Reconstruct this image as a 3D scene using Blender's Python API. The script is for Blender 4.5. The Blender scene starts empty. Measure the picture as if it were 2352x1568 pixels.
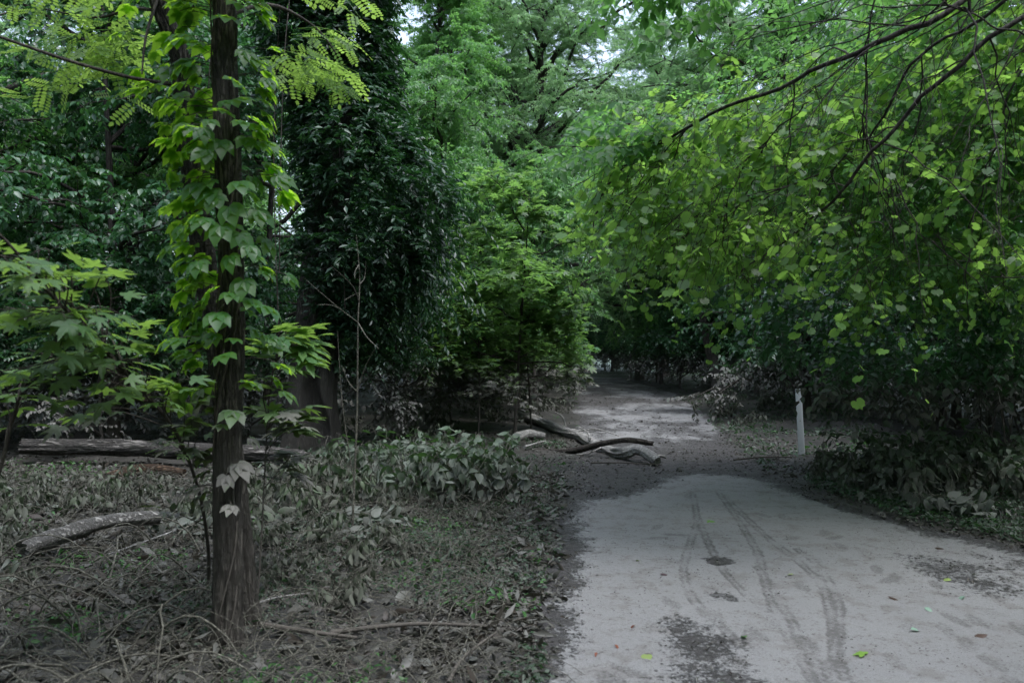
import bpy, math, random
import numpy as np
from mathutils import Vector
rng = np.random.default_rng(11)
random.seed(11)
S = bpy.context.scene
COL = S.collection

# ------------------------------------------------------------------ camera, sky, sun, exposure
EYE = 1.6
cam = bpy.data.cameras.new("camera"); camo = bpy.data.objects.new("camera", cam); COL.objects.link(camo)
camo.location = (0, 0, EYE); camo.rotation_euler = (math.radians(90.19), 0, 0)
cam.sensor_width = 36; cam.lens = 28; cam.clip_end = 1000; cam.clip_start = 0.05
cam.dof.use_dof = True; cam.dof.focus_distance = 11.0; cam.dof.aperture_fstop = 3.2
S.camera = camo
w = bpy.data.worlds.new("World"); S.world = w; w.use_nodes = True
wn = w.node_tree; wn.nodes.clear()
sky = wn.nodes.new("ShaderNodeTexSky"); sky.sky_type = 'NISHITA'; sky.sun_disc = False
SUN_EL, SUN_AZ = math.radians(70), math.radians(130)
sky.sun_elevation = SUN_EL; sky.sun_rotation = SUN_AZ; sky.dust_density = 4.0; sky.air_density = 1.3
hs = wn.nodes.new("ShaderNodeHueSaturation"); hs.inputs['Saturation'].default_value = 0.45
bg = wn.nodes.new("ShaderNodeBackground"); bg.inputs['Strength'].default_value = 0.15
wo = wn.nodes.new("ShaderNodeOutputWorld")
tint = wn.nodes.new("ShaderNodeMix"); tint.data_type = 'RGBA'; tint.blend_type = 'MULTIPLY'; tint.inputs[0].default_value = 1.0
tint.inputs[7].default_value = (0.88, 0.96, 1.12, 1)     # cool overcast
wn.links.new(sky.outputs[0], hs.inputs['Color']); wn.links.new(hs.outputs[0], tint.inputs[6]); wn.links.new(tint.outputs[2], bg.inputs[0]); wn.links.new(bg.outputs[0], wo.inputs[0])
sl = bpy.data.lights.new("sun", 'SUN'); sl.energy = 0.7; sl.angle = math.radians(25); sl.color = (1, 0.99, 0.97)
so = bpy.data.objects.new("sun", sl); COL.objects.link(so)
sd = Vector((math.sin(SUN_AZ)*math.cos(SUN_EL), math.cos(SUN_AZ)*math.cos(SUN_EL), math.sin(SUN_EL)))
so.rotation_euler = sd.to_track_quat('Z', 'Y').to_euler(); so.location = (0, 0, 30)
S.view_settings.view_transform = 'Standard'; S.view_settings.look = 'None'
S.view_settings.exposure = 1.4; S.view_settings.gamma = 1.0
cy = S.cycles
cy.max_bounces = 6; cy.diffuse_bounces = 3; cy.glossy_bounces = 2; cy.transmission_bounces = 4; cy.transparent_max_bounces = 4
cy.caustics_reflective = False; cy.caustics_refractive = False; cy.sample_clamp_indirect = 4.0
cy.use_denoising = True

# ------------------------------------------------------------------ measured points of the place
FP = 28/36*2352.0
def P(u, v, d): return np.array([(u-1176)/FP*d, d, EYE+(790-v)/FP*d])
def G(u, v):
    d = EYE*FP/(v-790.0); return np.array([(u-1176)/FP*d, d])

# ------------------------------------------------------------------ helpers
def nrm(a):
    n = np.linalg.norm(a, axis=-1, keepdims=True); return a/np.maximum(n, 1e-9)
_hash = rng.random((64, 64, 64))
def vnoise(p):
    p = np.asarray(p, float)
    i = np.floor(p).astype(int); f = p-i; f = f*f*(3-2*f); i &= 63; j = (i+1) & 63
    def h(a, b, c): return _hash[a, b, c]
    x0, y0, z0 = i[..., 0], i[..., 1], i[..., 2]; x1, y1, z1 = j[..., 0], j[..., 1], j[..., 2]
    fx, fy, fz = f[..., 0], f[..., 1], f[..., 2]
    c00 = h(x0, y0, z0)*(1-fx)+h(x1, y0, z0)*fx; c10 = h(x0, y1, z0)*(1-fx)+h(x1, y1, z0)*fx
    c01 = h(x0, y0, z1)*(1-fx)+h(x1, y0, z1)*fx; c11 = h(x0, y1, z1)*(1-fx)+h(x1, y1, z1)*fx
    c0 = c00*(1-fy)+c10*fy; c1 = c01*(1-fy)+c11*fy
    return (c0*(1-fz)+c1*fz)*2-1
def fbm(p, o=4):
    p = np.asarray(p, float); r = 0; a = 1
    for k in range(o): r = r+a*vnoise(p*2**k+k*7.3); a *= .5
    return r/1.6
def xy3(x, y, z=0): return np.stack([x, y, np.zeros_like(x)+z], -1)

def mesh(name, parts, attrs=None, smooth=False):
    Vs, loops, starts, tot, off, lo = [], [], [], [], 0, 0
    for V, F in parts:
        V = np.asarray(V, np.float32).reshape(-1, 3); F = np.asarray(F, np.int32)
        Vs.append(V); k = F.shape[1]; loops.append((F+off).ravel())
        starts.append(np.arange(len(F))*k+lo); tot.append(np.full(len(F), k)); lo += F.size; off += len(V)
    V = np.concatenate(Vs); L = np.concatenate(loops); st = np.concatenate(starts); tt = np.concatenate(tot)
    m = bpy.data.meshes.new(name)
    m.vertices.add(len(V)); m.vertices.foreach_set("co", V.ravel())
    m.loops.add(len(L)); m.loops.foreach_set("vertex_index", L.astype(np.int32))
    m.polygons.add(len(st)); m.polygons.foreach_set("loop_start", st.astype(np.int32)); m.polygons.foreach_set("loop_total", tt.astype(np.int32))
    m.update(calc_edges=True)
    if smooth: m.polygons.foreach_set("use_smooth", np.ones(len(st), bool))
    for k, a in (attrs or {}).items():
        at = m.attributes.new(k, 'FLOAT', 'POINT'); at.data.foreach_set("value", a.astype(np.float32).ravel())
    return m
def obj(name, parts, mat, parent=None, smooth=False, attrs=None):
    o = bpy.data.objects.new(name, mesh(name, parts, attrs, smooth)); COL.objects.link(o)
    o.data.materials.append(mat)
    if parent is not None: o.parent = parent
    return o
def tag(o, label, cat, group=None, kind=None):
    o['label'] = label
    if cat: o['category'] = cat
    if group: o['group'] = group
    if kind: o['kind'] = kind
    return o
def thing(name, label, cat, loc=(0, 0, 0), rz=0, group=None):
    o = bpy.data.objects.new(name, None); COL.objects.link(o); o.empty_display_size = .2
    o.location = loc; o.rotation_euler = (0, 0, rz)
    return tag(o, label, cat, group)
def copy_tree(o, loc, rz, sc, label, group=None, parent=None):
    c = o.copy(); COL.objects.link(c); c.parent = parent
    for ch in [x for x in o.children]:
        d = ch.copy(); COL.objects.link(d); d.parent = c
    c.location = loc; c.rotation_euler = (0, 0, rz); c.scale = sc if hasattr(sc, '__len__') else (sc, sc, sc)
    c['label'] = label
    if group: c['group'] = group
    return c

def tubes(C, R, sides=5, cap=True):
    """C (N,S,3) centre lines, R (N,S) radii"""
    C = np.asarray(C, float); R = np.asarray(R, float)
    if C.ndim == 2: C = C[None]; R = R[None]
    N, K, _ = C.shape
    T = nrm(np.gradient(C, axis=1))
    mt = nrm(T.mean(1)); ref = np.where(np.abs(mt[:, 2:3]) > .7, np.array([[1., 0, 0]]), np.array([[0, 0, 1.]]))[:, None, :]
    A = nrm(np.cross(T, ref)); B = np.cross(T, A)
    th = np.arange(sides)/sides*2*math.pi
    V = C[:, :, None, :]+R[:, :, None, None]*(A[:, :, None, :]*np.cos(th)[None, None, :, None]+B[:, :, None, :]*np.sin(th)[None, None, :, None])
    base = (np.arange(N)*K*sides)[:, None, None]
    i = np.arange(K-1)[None, :, None]; j = np.arange(sides)[None, None, :]; j2 = (j+1) % sides
    a = base+i*sides+j; b = base+i*sides+j2; c = base+(i+1)*sides+j2; d = base+(i+1)*sides+j
    F = np.stack(np.broadcast_arrays(a, b, c, d), -1).reshape(-1, 4)
    out = [(V.reshape(-1, 3), F)]
    if cap:
        V2 = V[:, -1].reshape(-1, 3); ctr = C[:, -1]+T[:, -1]*R[:, -1:]*.3
        VV = np.concatenate([V2, ctr]); n = N*sides
        aa = (np.arange(N)*sides)[:, None]+np.arange(sides)[None]; bb = (np.arange(N)*sides)[:, None]+(np.arange(sides)[None]+1) % sides
        cc = np.broadcast_to(n+np.arange(N)[:, None], aa.shape)
        out.append((VV, np.stack([aa, bb, cc], -1).reshape(-1, 3)))
        V3 = V[:, 0].reshape(-1, 3); VV = np.concatenate([V3, C[:, 0]])
        out.append((VV, np.stack([bb, aa, cc], -1).reshape(-1, 3)))
    return out
def spline(pts, n):
    pts = np.asarray(pts, float); k = len(pts); t = np.linspace(0, k-1, n); i = np.minimum(t.astype(int), k-2); f = (t-i)[:, None]
    p0 = pts[np.maximum(i-1, 0)]; p1 = pts[i]; p2 = pts[i+1]; p3 = pts[np.minimum(i+2, k-1)]
    return .5*((2*p1)+(-p0+p2)*f+(2*p0-5*p1+4*p2-p3)*f*f+(-p0+3*p1-3*p2+p3)*f**3)
def curves(s, d, L, droop, K=4, wob=.03):
    s = np.asarray(s); d = nrm(np.asarray(d)); N = len(s); t = np.linspace(0, 1, K)[None, :, None]; L = np.broadcast_to(L, N)[:, None, None]
    droop = np.broadcast_to(droop, N)[:, None, None]
    p = s[:, None]+d[:, None]*L*t+np.array([0, 0, -1.])*droop*L*t*t
    if wob: p = p+np.cumsum(rng.normal(0, 1, (N, K, 3))*wob*L, 1)*(t > 0)
    return p
def along(C, t):
    """points and tangents at t (N,M) on curves (N,K,3)"""
    N, K, _ = C.shape; x = np.clip(t, 0, .9999)*(K-1); i = x.astype(int); f = (x-i)[..., None]; n = np.arange(N)[:, None]
    a, b = C[n, i], C[n, i+1]
    return a*(1-f)+b*f, nrm(b-a)

# leaf templates: x along the leaf, y across, z up; unit length
def fan(outl, cx=.3, zfun=lambda x, y: -.12*(x*x+y*y)):
    o = np.array(outl, float); n = len(o); V = np.zeros((n+1, 3)); V[1:, :2] = o; V[0, 0] = cx
    V[:, 2] = zfun(V[:, 0], V[:, 1]); V[0, 2] -= .02
    return V, np.array([[0, 1+i, 1+(i+1) % n] for i in range(n)])
T_RHOMB = (np.array([[0, 0, 0], [.42, -.27, .05], [1, 0, -.14], [.42, .27, .05]]), np.array([[0, 1, 2], [0, 2, 3]]))
T_OVATE = (np.array([[0, 0, 0], [.28, -.26, .04], [.62, -.22, .0], [1.0, 0, -.2], [.62, .22, .0], [.28, .26, .04], [.3, 0, -.02], [.65, 0, -.07]]),
           np.array([[0, 1, 6], [1, 2, 7], [1, 7, 6], [2, 3, 7], [0, 6, 5], [5, 6, 7], [5, 7, 4], [4, 7, 3]]))
T_NARROW = (np.array([[0, 0, 0], [.5, -.2, .04], [1, 0, -.12], [.5, .2, .04]]), np.array([[0, 1, 2], [0, 2, 3]]))
def merge(lst):
    V, F, o = [], [], 0
    for v, f in lst: V.append(v); F.append(f+o); o += len(v)
    return np.concatenate(V), np.concatenate(F)
def xf(t, sc, ang, off, tilt=0):
    V, F = t; V = V*sc; c, s = math.cos(tilt), math.sin(tilt); V = np.stack([V[:, 0]*c+V[:, 2]*s, V[:, 1], -V[:, 0]*s+V[:, 2]*c], 1)
    c, s = math.cos(ang), math.sin(ang); return np.stack([V[:, 0]*c-V[:, 1]*s, V[:, 0]*s+V[:, 1]*c, V[:, 2]], 1)+np.array(off), F
T_TRIO = merge([xf(T_RHOMB, .62, 0, (.4, 0, -.04), .2), xf(T_RHOMB, .55, 1.1, (.22, .02, 0), .15), xf(T_RHOMB, .55, -1.1, (.22, -.02, 0), .15)])
T_BROAD = (T_OVATE[0]*np.array([1, 1.3, 1]), T_OVATE[1])
T_PALM = merge([xf(T_BROAD, .62, 0, (.02, 0, 0), .25), xf(T_BROAD, .56, .72, (.01, .01, 0), .25), xf(T_BROAD, .56, -.72, (.01, -.01, 0), .25),
                xf(T_BROAD, .40, 1.5, (0, .01, 0), .2), xf(T_BROAD, .40, -1.5, (0, -.01, 0), .2)])
def polar(lst, cx=.0):
    half = [(math.radians(a), r) for a, r in lst]
    pts = [(cx+r*math.cos(a), r*math.sin(a)) for a, r in half]
    mir = [(x, -y) for x, y in pts[::-1] if abs(y) > 1e-4]
    return pts+mir
mp = polar([(0, 1.0), (9, .72), (14, .70), (20, .40), (28, .45), (38, .66), (43, .92), (50, .70), (58, .66), (68, .36), (80, .40), (95, .62), (108, .50), (140, .26), (168, .12)], 0)
T_MAPLE = fan(mp, .12, lambda x, y: -.22*(x*x+y*y)+.05*abs(y))
T_MAPLE = (T_MAPLE[0]*np.array([.85, .85, .85])+np.array([.1, 0, 0]), T_MAPLE[1])
T_HEART = fan([(-.04, 0), (-.02, -.2), (.14, -.34), (.36, -.36), (.62, -.24), (.84, -.09), (1.02, 0), (.84, .09), (.62, .24), (.36, .36), (.14, .34), (-.02, .2)], .35, lambda x, y: -.3*x*x+.25*np.abs(y))
T_GRAPE = fan([(x+.35, y) for x, y in polar([(0, .68), (12, .5), (30, .5), (42, .6), (58, .48), (80, .55), (105, .52), (135, .54), (160, .42), (176, .22)])], .36, lambda x, y: -.25*((x-.3)**2+y*y)+.06*abs(y))
lf = [xf(T_NARROW, .001, 0, (0, 0, 0))]
T_OVAL = (np.array([[0, 0, 0], [.3, -.27, 0], [.72, -.26, 0], [1, 0, -.03], [.72, .26, 0], [.3, .27, 0]]), np.array([[0, 1, 2], [0, 2, 3], [0, 3, 4], [0, 4, 5]]))
pin = [xf(T_OVAL, .2, 0, (.88, 0, 0))]
for k in range(6):
    for s_ in (1, -1): pin.append(xf(T_OVAL, .19-.006*abs(k-3), s_*1.25, (.12+k*.13, 0, 0)))
T_PINN = merge(pin)
# hanging wilted leaf, curled along its length
cv = [(0, 0, 0), (.16, .17, .0), (.42, .25, -.02), (.7, .17, -.05), (1, 0, -.14)]
Vw = [(0, 0, .0)]
for x, y, z in cv[1:-1]: Vw += [(x, -y, z-.06), (x, 0, z+.02), (x, y, z-.06)]
Vw.append((1, 0, -.22))
T_WILT = (np.array(Vw, float), np.array([[0, 1, 2], [0, 2, 3], [1, 4, 5], [1, 5, 2], [2, 5, 6], [2, 6, 3], [4, 7, 8], [4, 8, 5], [5, 8, 9], [5, 9, 6], [7, 10, 8], [8, 10, 9]]))

def place(t, p, d, n, s, curl=None):
    V, F = t; d = nrm(d); y = nrm(np.cross(n, d)); z = np.cross(d, y); s = np.broadcast_to(s, len(p))[:, None, None]
    VV = np.broadcast_to(V[None], (len(p),)+V.shape)
    if curl is not None:
        VV = VV.copy(); VV[:, :, 2] -= curl[:, None]*VV[:, :, 0]**2; VV[:, :, 1] *= (1-.3*np.abs(curl[:, None]))
    X = p[:, None]+s*(VV[..., 0:1]*d[:, None]+VV[..., 1:2]*y[:, None]+VV[..., 2:3]*z[:, None])
    FF = F[None]+(np.arange(len(p))*len(V))[:, None, None]
    return X.reshape(-1, 3), FF.reshape(-1, F.shape[1])
UP = np.array([0, 0, 1.])
def leaves(C, per, t, size, t0=.15, droop=.35, tilt=.45, fwd=.5, jit=.3, sv=.25):
    N = len(C); tt = t0+(1-t0)*(np.arange(per)[None]+rng.random((N, per)))/per
    p, tan = along(C, tt); side = nrm(np.cross(tan, UP))*np.where(np.arange(per) % 2, 1, -1)[None, :, None]
    d = nrm(tan*fwd+side+rng.normal(0, jit, p.shape)-UP*droop); n = nrm(UP+rng.normal(0, tilt, p.shape))
    sz = size*(1+rng.normal(0, sv, p.shape[:2]).clip(-.6, .6))
    return place(t, p.reshape(-1, 3), d.reshape(-1, 3), n.reshape(-1, 3), sz.ravel())

# ------------------------------------------------------------------ materials
def new_mat(name):
    m = bpy.data.materials.new(name); m.use_nodes = True; m.node_tree.nodes.clear(); return m, m.node_tree
class NB:
    def __init__(s, nt): s.nt = nt
    def n(s, typ, ins=None, **kw):
        x = s.nt.nodes.new(typ)
        for k, v in kw.items(): setattr(x, k, v)
        for k, v in (ins or {}).items():
            if isinstance(v, bpy.types.NodeSocket): s.nt.links.new(v, x.inputs[k])
            else: x.inputs[k].default_value = v
        return x
    def math(s, op, a, b=0., c=None, clamp=False):
        d = {0: a, 1: b}
        if c is not None: d[2] = c
        return s.n("ShaderNodeMath", d, operation=op, use_clamp=clamp).outputs[0]
    def mix(s, f, a, b, bt='MIX'):
        x = s.n("ShaderNodeMix", data_type='RGBA', blend_type=bt)
        for k, v in ((0, f), (6, a), (7, b)):
            if isinstance(v, bpy.types.NodeSocket): s.nt.links.new(v, x.inputs[k])
            else: x.inputs[k].default_value = v
        return x.outputs[2]
    def noise(s, scale, vec=None, detail=4, rough=.6):
        i = {'Scale': scale, 'Detail': detail, 'Roughness': rough}
        if vec is not None: i['Vector'] = vec
        return s.n("ShaderNodeTexNoise", i).outputs[0]
    def ramp(s, f, a, b):
        return s.n("ShaderNodeMapRange", {0: f, 1: a, 2: b}, clamp=True, interpolation_type='SMOOTHSTEP').outputs[0]
def c4(c): return (c[0], c[1], c[2], 1)
MUD = (.135, .128, .112)
def leaf_mat(name, ca, cb, tr, rough=.45, spec=.5, transl=.4, mud=True, mudlo=.95, mudhi=1.4, mudc=MUD, vary=.35, pale=0.0):
    m, nt = new_mat(name); b = NB(nt)
    geo = b.n("ShaderNodeNewGeometry"); oi = b.n("ShaderNodeObjectInfo")
    r = geo.outputs['Random Per Island']
    col = b.mix(r, c4(ca), c4(cb))
    big = b.ramp(b.noise(.55, geo.outputs['Position'], 2), .35, .65)
    v = b.math('MULTIPLY_ADD', big, vary, 1-vary*.5)
    v = b.math('MULTIPLY', v, b.math('MULTIPLY_ADD', oi.outputs['Random'], .3, .85))
    col = b.mix(1.0, col, b.n("ShaderNodeCombineColor", {0: v, 1: v, 2: v}).outputs[0], 'MULTIPLY')
    tcol = b.mix(r, c4(tr), c4([x*.75 for x in tr]))
    if mud:
        z = b.n("ShaderNodeSeparateXYZ", {0: geo.outputs['Position']}).outputs[2]
        zz = b.math('ADD', z, b.math('MULTIPLY_ADD', r, .35, -.17))
        mf = b.ramp(zz, mudhi, mudlo)
        sp = b.ramp(b.noise(9., geo.outputs['Position'], 3), .25, .5)
        mf = b.math('MULTIPLY', mf, b.math('MULTIPLY_ADD', sp, .5, .5), clamp=True)
        mcol = b.mix(b.math('FRACT', b.math('MULTIPLY', r, 17.3)), c4(mudc), c4([x*.62 for x in mudc]))
        col = b.mix(mf, col, mcol); tf = b.math('MULTIPLY_ADD', mf, -transl*.9, transl)
        rg = b.math('MULTIPLY_ADD', mf, .35, rough)
    else: tf = transl; rg = rough
    pr = b.n("ShaderNodeBsdfPrincipled", {'Base Color': col, 'Roughness': rg, 'Specular IOR Level': spec})
    tl = b.n("ShaderNodeBsdfTranslucent", {'Color': tcol})
    mx = b.n("ShaderNodeMixShader", {0: tf, 1: pr.outputs[0], 2: tl.outputs[0]})
    nt.links.new(mx.outputs[0], b.n("ShaderNodeOutputMaterial").inputs[0]); return m
def bark_mat(name, ca, cb, scale=(14, 14, 2.2), bump=.6, mud=True, rough=.85, dist=.02, crev=.45):
    m, nt = new_mat(name); b = NB(nt)
    geo = b.n("ShaderNodeNewGeometry"); tc = b.n("ShaderNodeTexCoord")
    mp_ = b.n("ShaderNodeMapping", {'Vector': tc.outputs['Object'], 'Scale': scale})
    n1 = b.noise(1.6, mp_.outputs[0], 6, .65); n2 = b.noise(3.0, tc.outputs['Object'], 4)
    rid = b.math('ABSOLUTE', b.math('SUBTRACT', n1, .5)); rd = b.ramp(rid, .0, .12)
    col = b.mix(rd, c4([x*crev for x in ca]), b.mix(n2, c4(ca), c4(cb)))
    if mud:
        z = b.n("ShaderNodeSeparateXYZ", {0: geo.outputs['Position']}).outputs[2]
        mf = b.math('MULTIPLY', b.ramp(b.math('ADD', z, b.math('MULTIPLY', n2, .3)), 1.5, 1.1), .6)
        col = b.mix(mf, col, b.mix(n1, (.075, .066, .056, 1), (.15, .135, .115, 1)))
    bp = b.n("ShaderNodeBump", {'Height': b.math('ADD', rd, b.math('MULTIPLY', n1, .6)), 'Strength': bump, 'Distance': dist})
    pr = b.n("ShaderNodeBsdfPrincipled", {'Base Color': col, 'Roughness': rough, 'Specular IOR Level': .3, 'Normal': bp.outputs[0]})
    nt.links.new(pr.outputs[0], b.n("ShaderNodeOutputMaterial").inputs[0]); return m

M_BARK = bark_mat("furrowed_bark", (.062, .056, .045), (.12, .108, .088), (26, 26, 3.4), 1.0, dist=.012)
M_BARKF = bark_mat("plain_bark", (.05, .042, .034), (.09, .08, .068), (9, 9, 1.6), .5)
M_TWIG = bark_mat("twig_bark", (.055, .045, .036), (.09, .075, .06), (20, 20, 6), .2)
M_DEAD = bark_mat("dead_wood", (.36, .345, .32), (.52, .50, .47), (6, 16, 16), .8, mud=False, dist=.012, crev=.65)
M_STALK = bark_mat("muddy_stalk", (.125, .118, .092), (.20, .19, .155), (20, 20, 20), .2, mud=False)

L_BOX = leaf_mat("box_elder_leaf", (.05, .15, .05), (.12, .24, .08), (.25, .55, .12), .42, .5, .5, vary=.6)
L_FAR = leaf_mat("tall_tree_leaf", (.11, .21, .10), (.19, .31, .14), (.36, .62, .24), .42, .5, .5)  # distance haze put into the leaf colour: paler and greyer, no haze volume
L_DARK = leaf_mat("understory_leaf", (.022, .075, .035), (.045, .12, .045), (.09, .28, .06), .38, .6, .35)
L_EVER = leaf_mat("clinging_vine_leaf", (.010, .030, .015), (.020, .052, .022), (.05, .18, .03), .42, .5, .2, vary=.6)
L_MAPLE = leaf_mat("maple_leaf", (.042, .13, .048), (.13, .21, .07), (.26, .50, .10), .42, .5, .48)
L_MAPN = leaf_mat("near_maple_leaf", (.05, .12, .045), (.10, .18, .05), (.30, .50, .08), .5, .4, .42)
L_GRAPE = leaf_mat("grape_leaf", (.032, .10, .028), (.12, .24, .045), (.38, .68, .11), .4, .6, .52, vary=.9, mudlo=.6, mudhi=1.0)
L_CREEP = leaf_mat("creeper_leaf", (.03, .10, .035), (.06, .14, .035), (.44, .78, .05), .42, .5, .56, mudlo=1.1, mudhi=1.5)
L_LOC = leaf_mat("locust_leaf", (.10, .20, .05), (.16, .27, .06), (.38, .60, .10), .5, .4, .5)
L_WILT = leaf_mat("wilted_leaf", (.03, .07, .024), (.06, .105, .036), (.10, .22, .05), .5, .45, .2, mudlo=.1, mudhi=1.0, mudc=(.10, .101, .08))
L_WILTG = leaf_mat("half_green_leaf", (.03, .075, .03), (.085, .13, .07), (.12, .30, .05), .45, .5, .25, mudlo=.0, mudhi=1.1, mudc=(.13, .135, .115))
L_LIT = leaf_mat("litter_leaf", (.034, .025, .017), (.115, .114, .098), (.08, .08, .05), .55, .45, .1, mud=False)
L_COV = leaf_mat("cover_leaf", (.02, .055, .022), (.10, .12, .09), (.08, .24, .05), .55, .4, .2, mud=False)

def ground_mat():
    m, nt = new_mat("forest_mud"); b = NB(nt); g = b.n("ShaderNodeNewGeometry"); p = g.outputs['Position']
    n1 = b.noise(1.2, p, 5); n2 = b.noise(11, p, 6, .7); n3 = b.noise(55, p, 4, .7)
    col = b.mix(b.ramp(n1, .35, .65), (.018, .017, .014, 1), (.042, .038, .031, 1))
    col = b.mix(b.math('MULTIPLY', b.ramp(n2, .45, .7), .7), col, (.07, .065, .055, 1))
    col = b.mix(b.math('MULTIPLY', b.ramp(n3, .5, .6), .35), col, (.03, .026, .022, 1))
    far = b.n("ShaderNodeSeparateXYZ", {0: p}).outputs[1]
    col = b.mix(b.math('MULTIPLY', b.ramp(far, 34, 44), .8), col, b.mix(n2, (.03, .06, .025, 1), (.06, .10, .04, 1)))
    bp = b.n("ShaderNodeBump", {'Height': b.math('ADD', n2, b.math('MULTIPLY', n3, .5)), 'Strength': .8, 'Distance': .03})
    rg = b.math('MULTIPLY_ADD', b.ramp(n1, .4, .7), .35, .5)
    pr = b.n("ShaderNodeBsdfPrincipled", {'Base Color': col, 'Roughness': rg, 'Normal': bp.outputs[0]})
    nt.links.new(pr.outputs[0], b.n("ShaderNodeOutputMaterial").inputs[0]); return m
def path_mat():
    m, nt = new_mat("silt_path"); b = NB(nt); g = b.n("ShaderNodeNewGeometry"); p = g.outputs['Position']
    mud = b.n("ShaderNodeAttribute", attribute_name="mud").outputs['Fac']; trk = b.n("ShaderNodeAttribute", attribute_name="track").outputs['Fac']
    n0 = b.noise(.9, p, 4); n1 = b.noise(5, p, 5, .65); n2 = b.noise(26, p, 5, .75); n3 = b.noise(160, p, 3, .7); n4 = b.noise(70, p, 3, .7)
    sand = b.mix(n0, (.225, .221, .213, 1), (.325, .320, .310, 1))
    sand = b.mix(b.math('MULTIPLY', b.ramp(n3, .42, .62), .45), sand, (.15, .145, .14, 1))
    sand = b.mix(b.math('MULTIPLY', b.ramp(n1, .48, .66), .55), sand, (.17, .155, .14, 1))
    sand = b.mix(b.math('MULTIPLY', b.math('MULTIPLY', b.ramp(n2, .54, .64), b.ramp(n1, .34, .54)), .8), sand, (.11, .098, .088, 1))
    sand = b.mix(b.math('MULTIPLY', b.ramp(n4, .56, .68), .4), sand, (.10, .092, .08, 1)); sand = b.mix(b.math('MULTIPLY', b.ramp(n4, .42, .3), .3), sand, (.34, .33, .32, 1))
    mud_c = b.mix(n1, (.04, .036, .034, 1), (.10, .092, .087, 1))
    mud_c = b.mix(b.math('MULTIPLY', b.ramp(n2, .5, .65), .6), mud_c, (.025, .022, .02, 1))
    ns = b.math('MULTIPLY_ADD', n4, 1.0, b.math('MULTIPLY_ADD', n1, 1.2, b.math('MULTIPLY_ADD', n2, 1.9, -2.05))); mf = b.ramp(b.math('ADD', mud, ns), .38, .66)
    col = b.mix(mf, sand, mud_c)
    col = b.mix(b.math('MULTIPLY', b.ramp(b.math('ADD', trk, b.math('MULTIPLY_ADD', n4, 1.5, -.75)), .12, .85), .68), col, (.08, .073, .067, 1))
    rg = b.math('MULTIPLY_ADD', mf, -.28, .78); rg = b.math('ADD', rg, b.math('MULTIPLY', n1, .12))
    h = b.math('ADD', b.math('MULTIPLY', n2, b.math('MULTIPLY_ADD', mf, 1.2, .5)), b.math('MULTIPLY', n3, .5))
    bp = b.n("ShaderNodeBump", {'Height': h, 'Strength': .9, 'Distance': .03})
    pr = b.n("ShaderNodeBsdfPrincipled", {'Base Color': col, 'Roughness': rg, 'Normal': bp.outputs[0]})
    nt.links.new(pr.outputs[0], b.n("ShaderNodeOutputMaterial").inputs[0]); return m
M_GROUND = ground_mat(); M_PATH = path_mat()

# ------------------------------------------------------------------ the setting: ground and path
PATH_L = [G(*q) for q in [(1150, 1900), (1235, 1568), (1250, 1400), (1290, 1290), (1270, 1205), (1320, 1140), (1345, 1060), (1335, 1000), (1325, 940), (1330, 905), (1290, 872)]]
PATH_L += [np.array(q) for q in [(-2.0, 38.5), (-14, 40)]]
PATH_R = [np.array(q) for q in [(-14, 44), (-2, 42), (1.8, 40.5)]]+[G(*q) for q in [(1420, 868), (1545, 902), (1605, 940), (1650, 1000), (1760, 1085), (1850, 1130), (2060, 1197), (2352, 1262), (3000, 1420), (3600, 1900)]]
PATH_POLY = np.array(PATH_L+PATH_R)
def sdist(x, y, poly, closed=True):
    p = np.stack([x.ravel(), y.ravel()], 1); a = poly; bq = np.roll(poly, -1, 0)
    if not closed: a, bq = a[:-1], poly[1:]
    dmin = np.full(len(p), 1e9); ins = np.zeros(len(p), bool)
    for A, B in zip(a, bq):
        ab = B-A; t = np.clip(((p-A)@ab)/(ab@ab), 0, 1); d = np.linalg.norm(p-(A+t[:, None]*ab), axis=1); dmin = np.minimum(dmin, d)
        if closed:
            c = (A[1] > p[:, 1]) != (B[1] > p[:, 1])
            with np.errstate(divide='ignore', invalid='ignore'): xi = (B[0]-A[0])*(p[:, 1]-A[1])/(B[1]-A[1])+A[0]
            ins ^= c & (p[:, 0] < xi)
    if closed: dmin = np.where(ins, -dmin, dmin)
    return dmin.reshape(x.shape)
def smooth(x, a, b_):
    t = np.clip((x-a)/(b_-a), 0, 1); return t*t*(3-2*t)
def ground_z(x, y):
    d = sdist(x, y, PATH_POLY)
    d = d+.16*fbm(xy3(x*.9, y*.9))+.05*fbm(xy3(x*5, y*5, 9))
    bank = .035*smooth(d, -.06, .14)+.10*smooth(d, .1, 2.5)+.05*fbm(xy3(x*.6, y*.6, 4))*smooth(d, 0, 1.2)+.022*fbm(xy3(x*3.4, y*3.4, 2))*smooth(d, -.1, .4)
    return -.02+bank-.04*smooth(-d, 0, .4)
def grid(xs, ys, zf):
    X, Y = np.meshgrid(xs, ys); Z = zf(X, Y); V = np.stack([X, Y, Z], -1).reshape(-1, 3); nx, ny = len(xs), len(ys)
    i = np.arange(ny-1)[:, None]*nx+np.arange(nx-1)[None]
    return V, np.stack([i, i+1, i+nx+1, i+nx], -1).reshape(-1, 4)
ux = np.linspace(-4.6, 4.6, 440); uy = np.linspace(-3.0, 4.2, 400)
gp = grid(2.0*np.sinh(ux)+.5, 5+2.8*np.sinh(uy), ground_z)
tag(obj("ground", [gp], M_GROUND, smooth=True), "dark muddy forest ground on both sides of the pale path", None, kind="structure")

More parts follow.
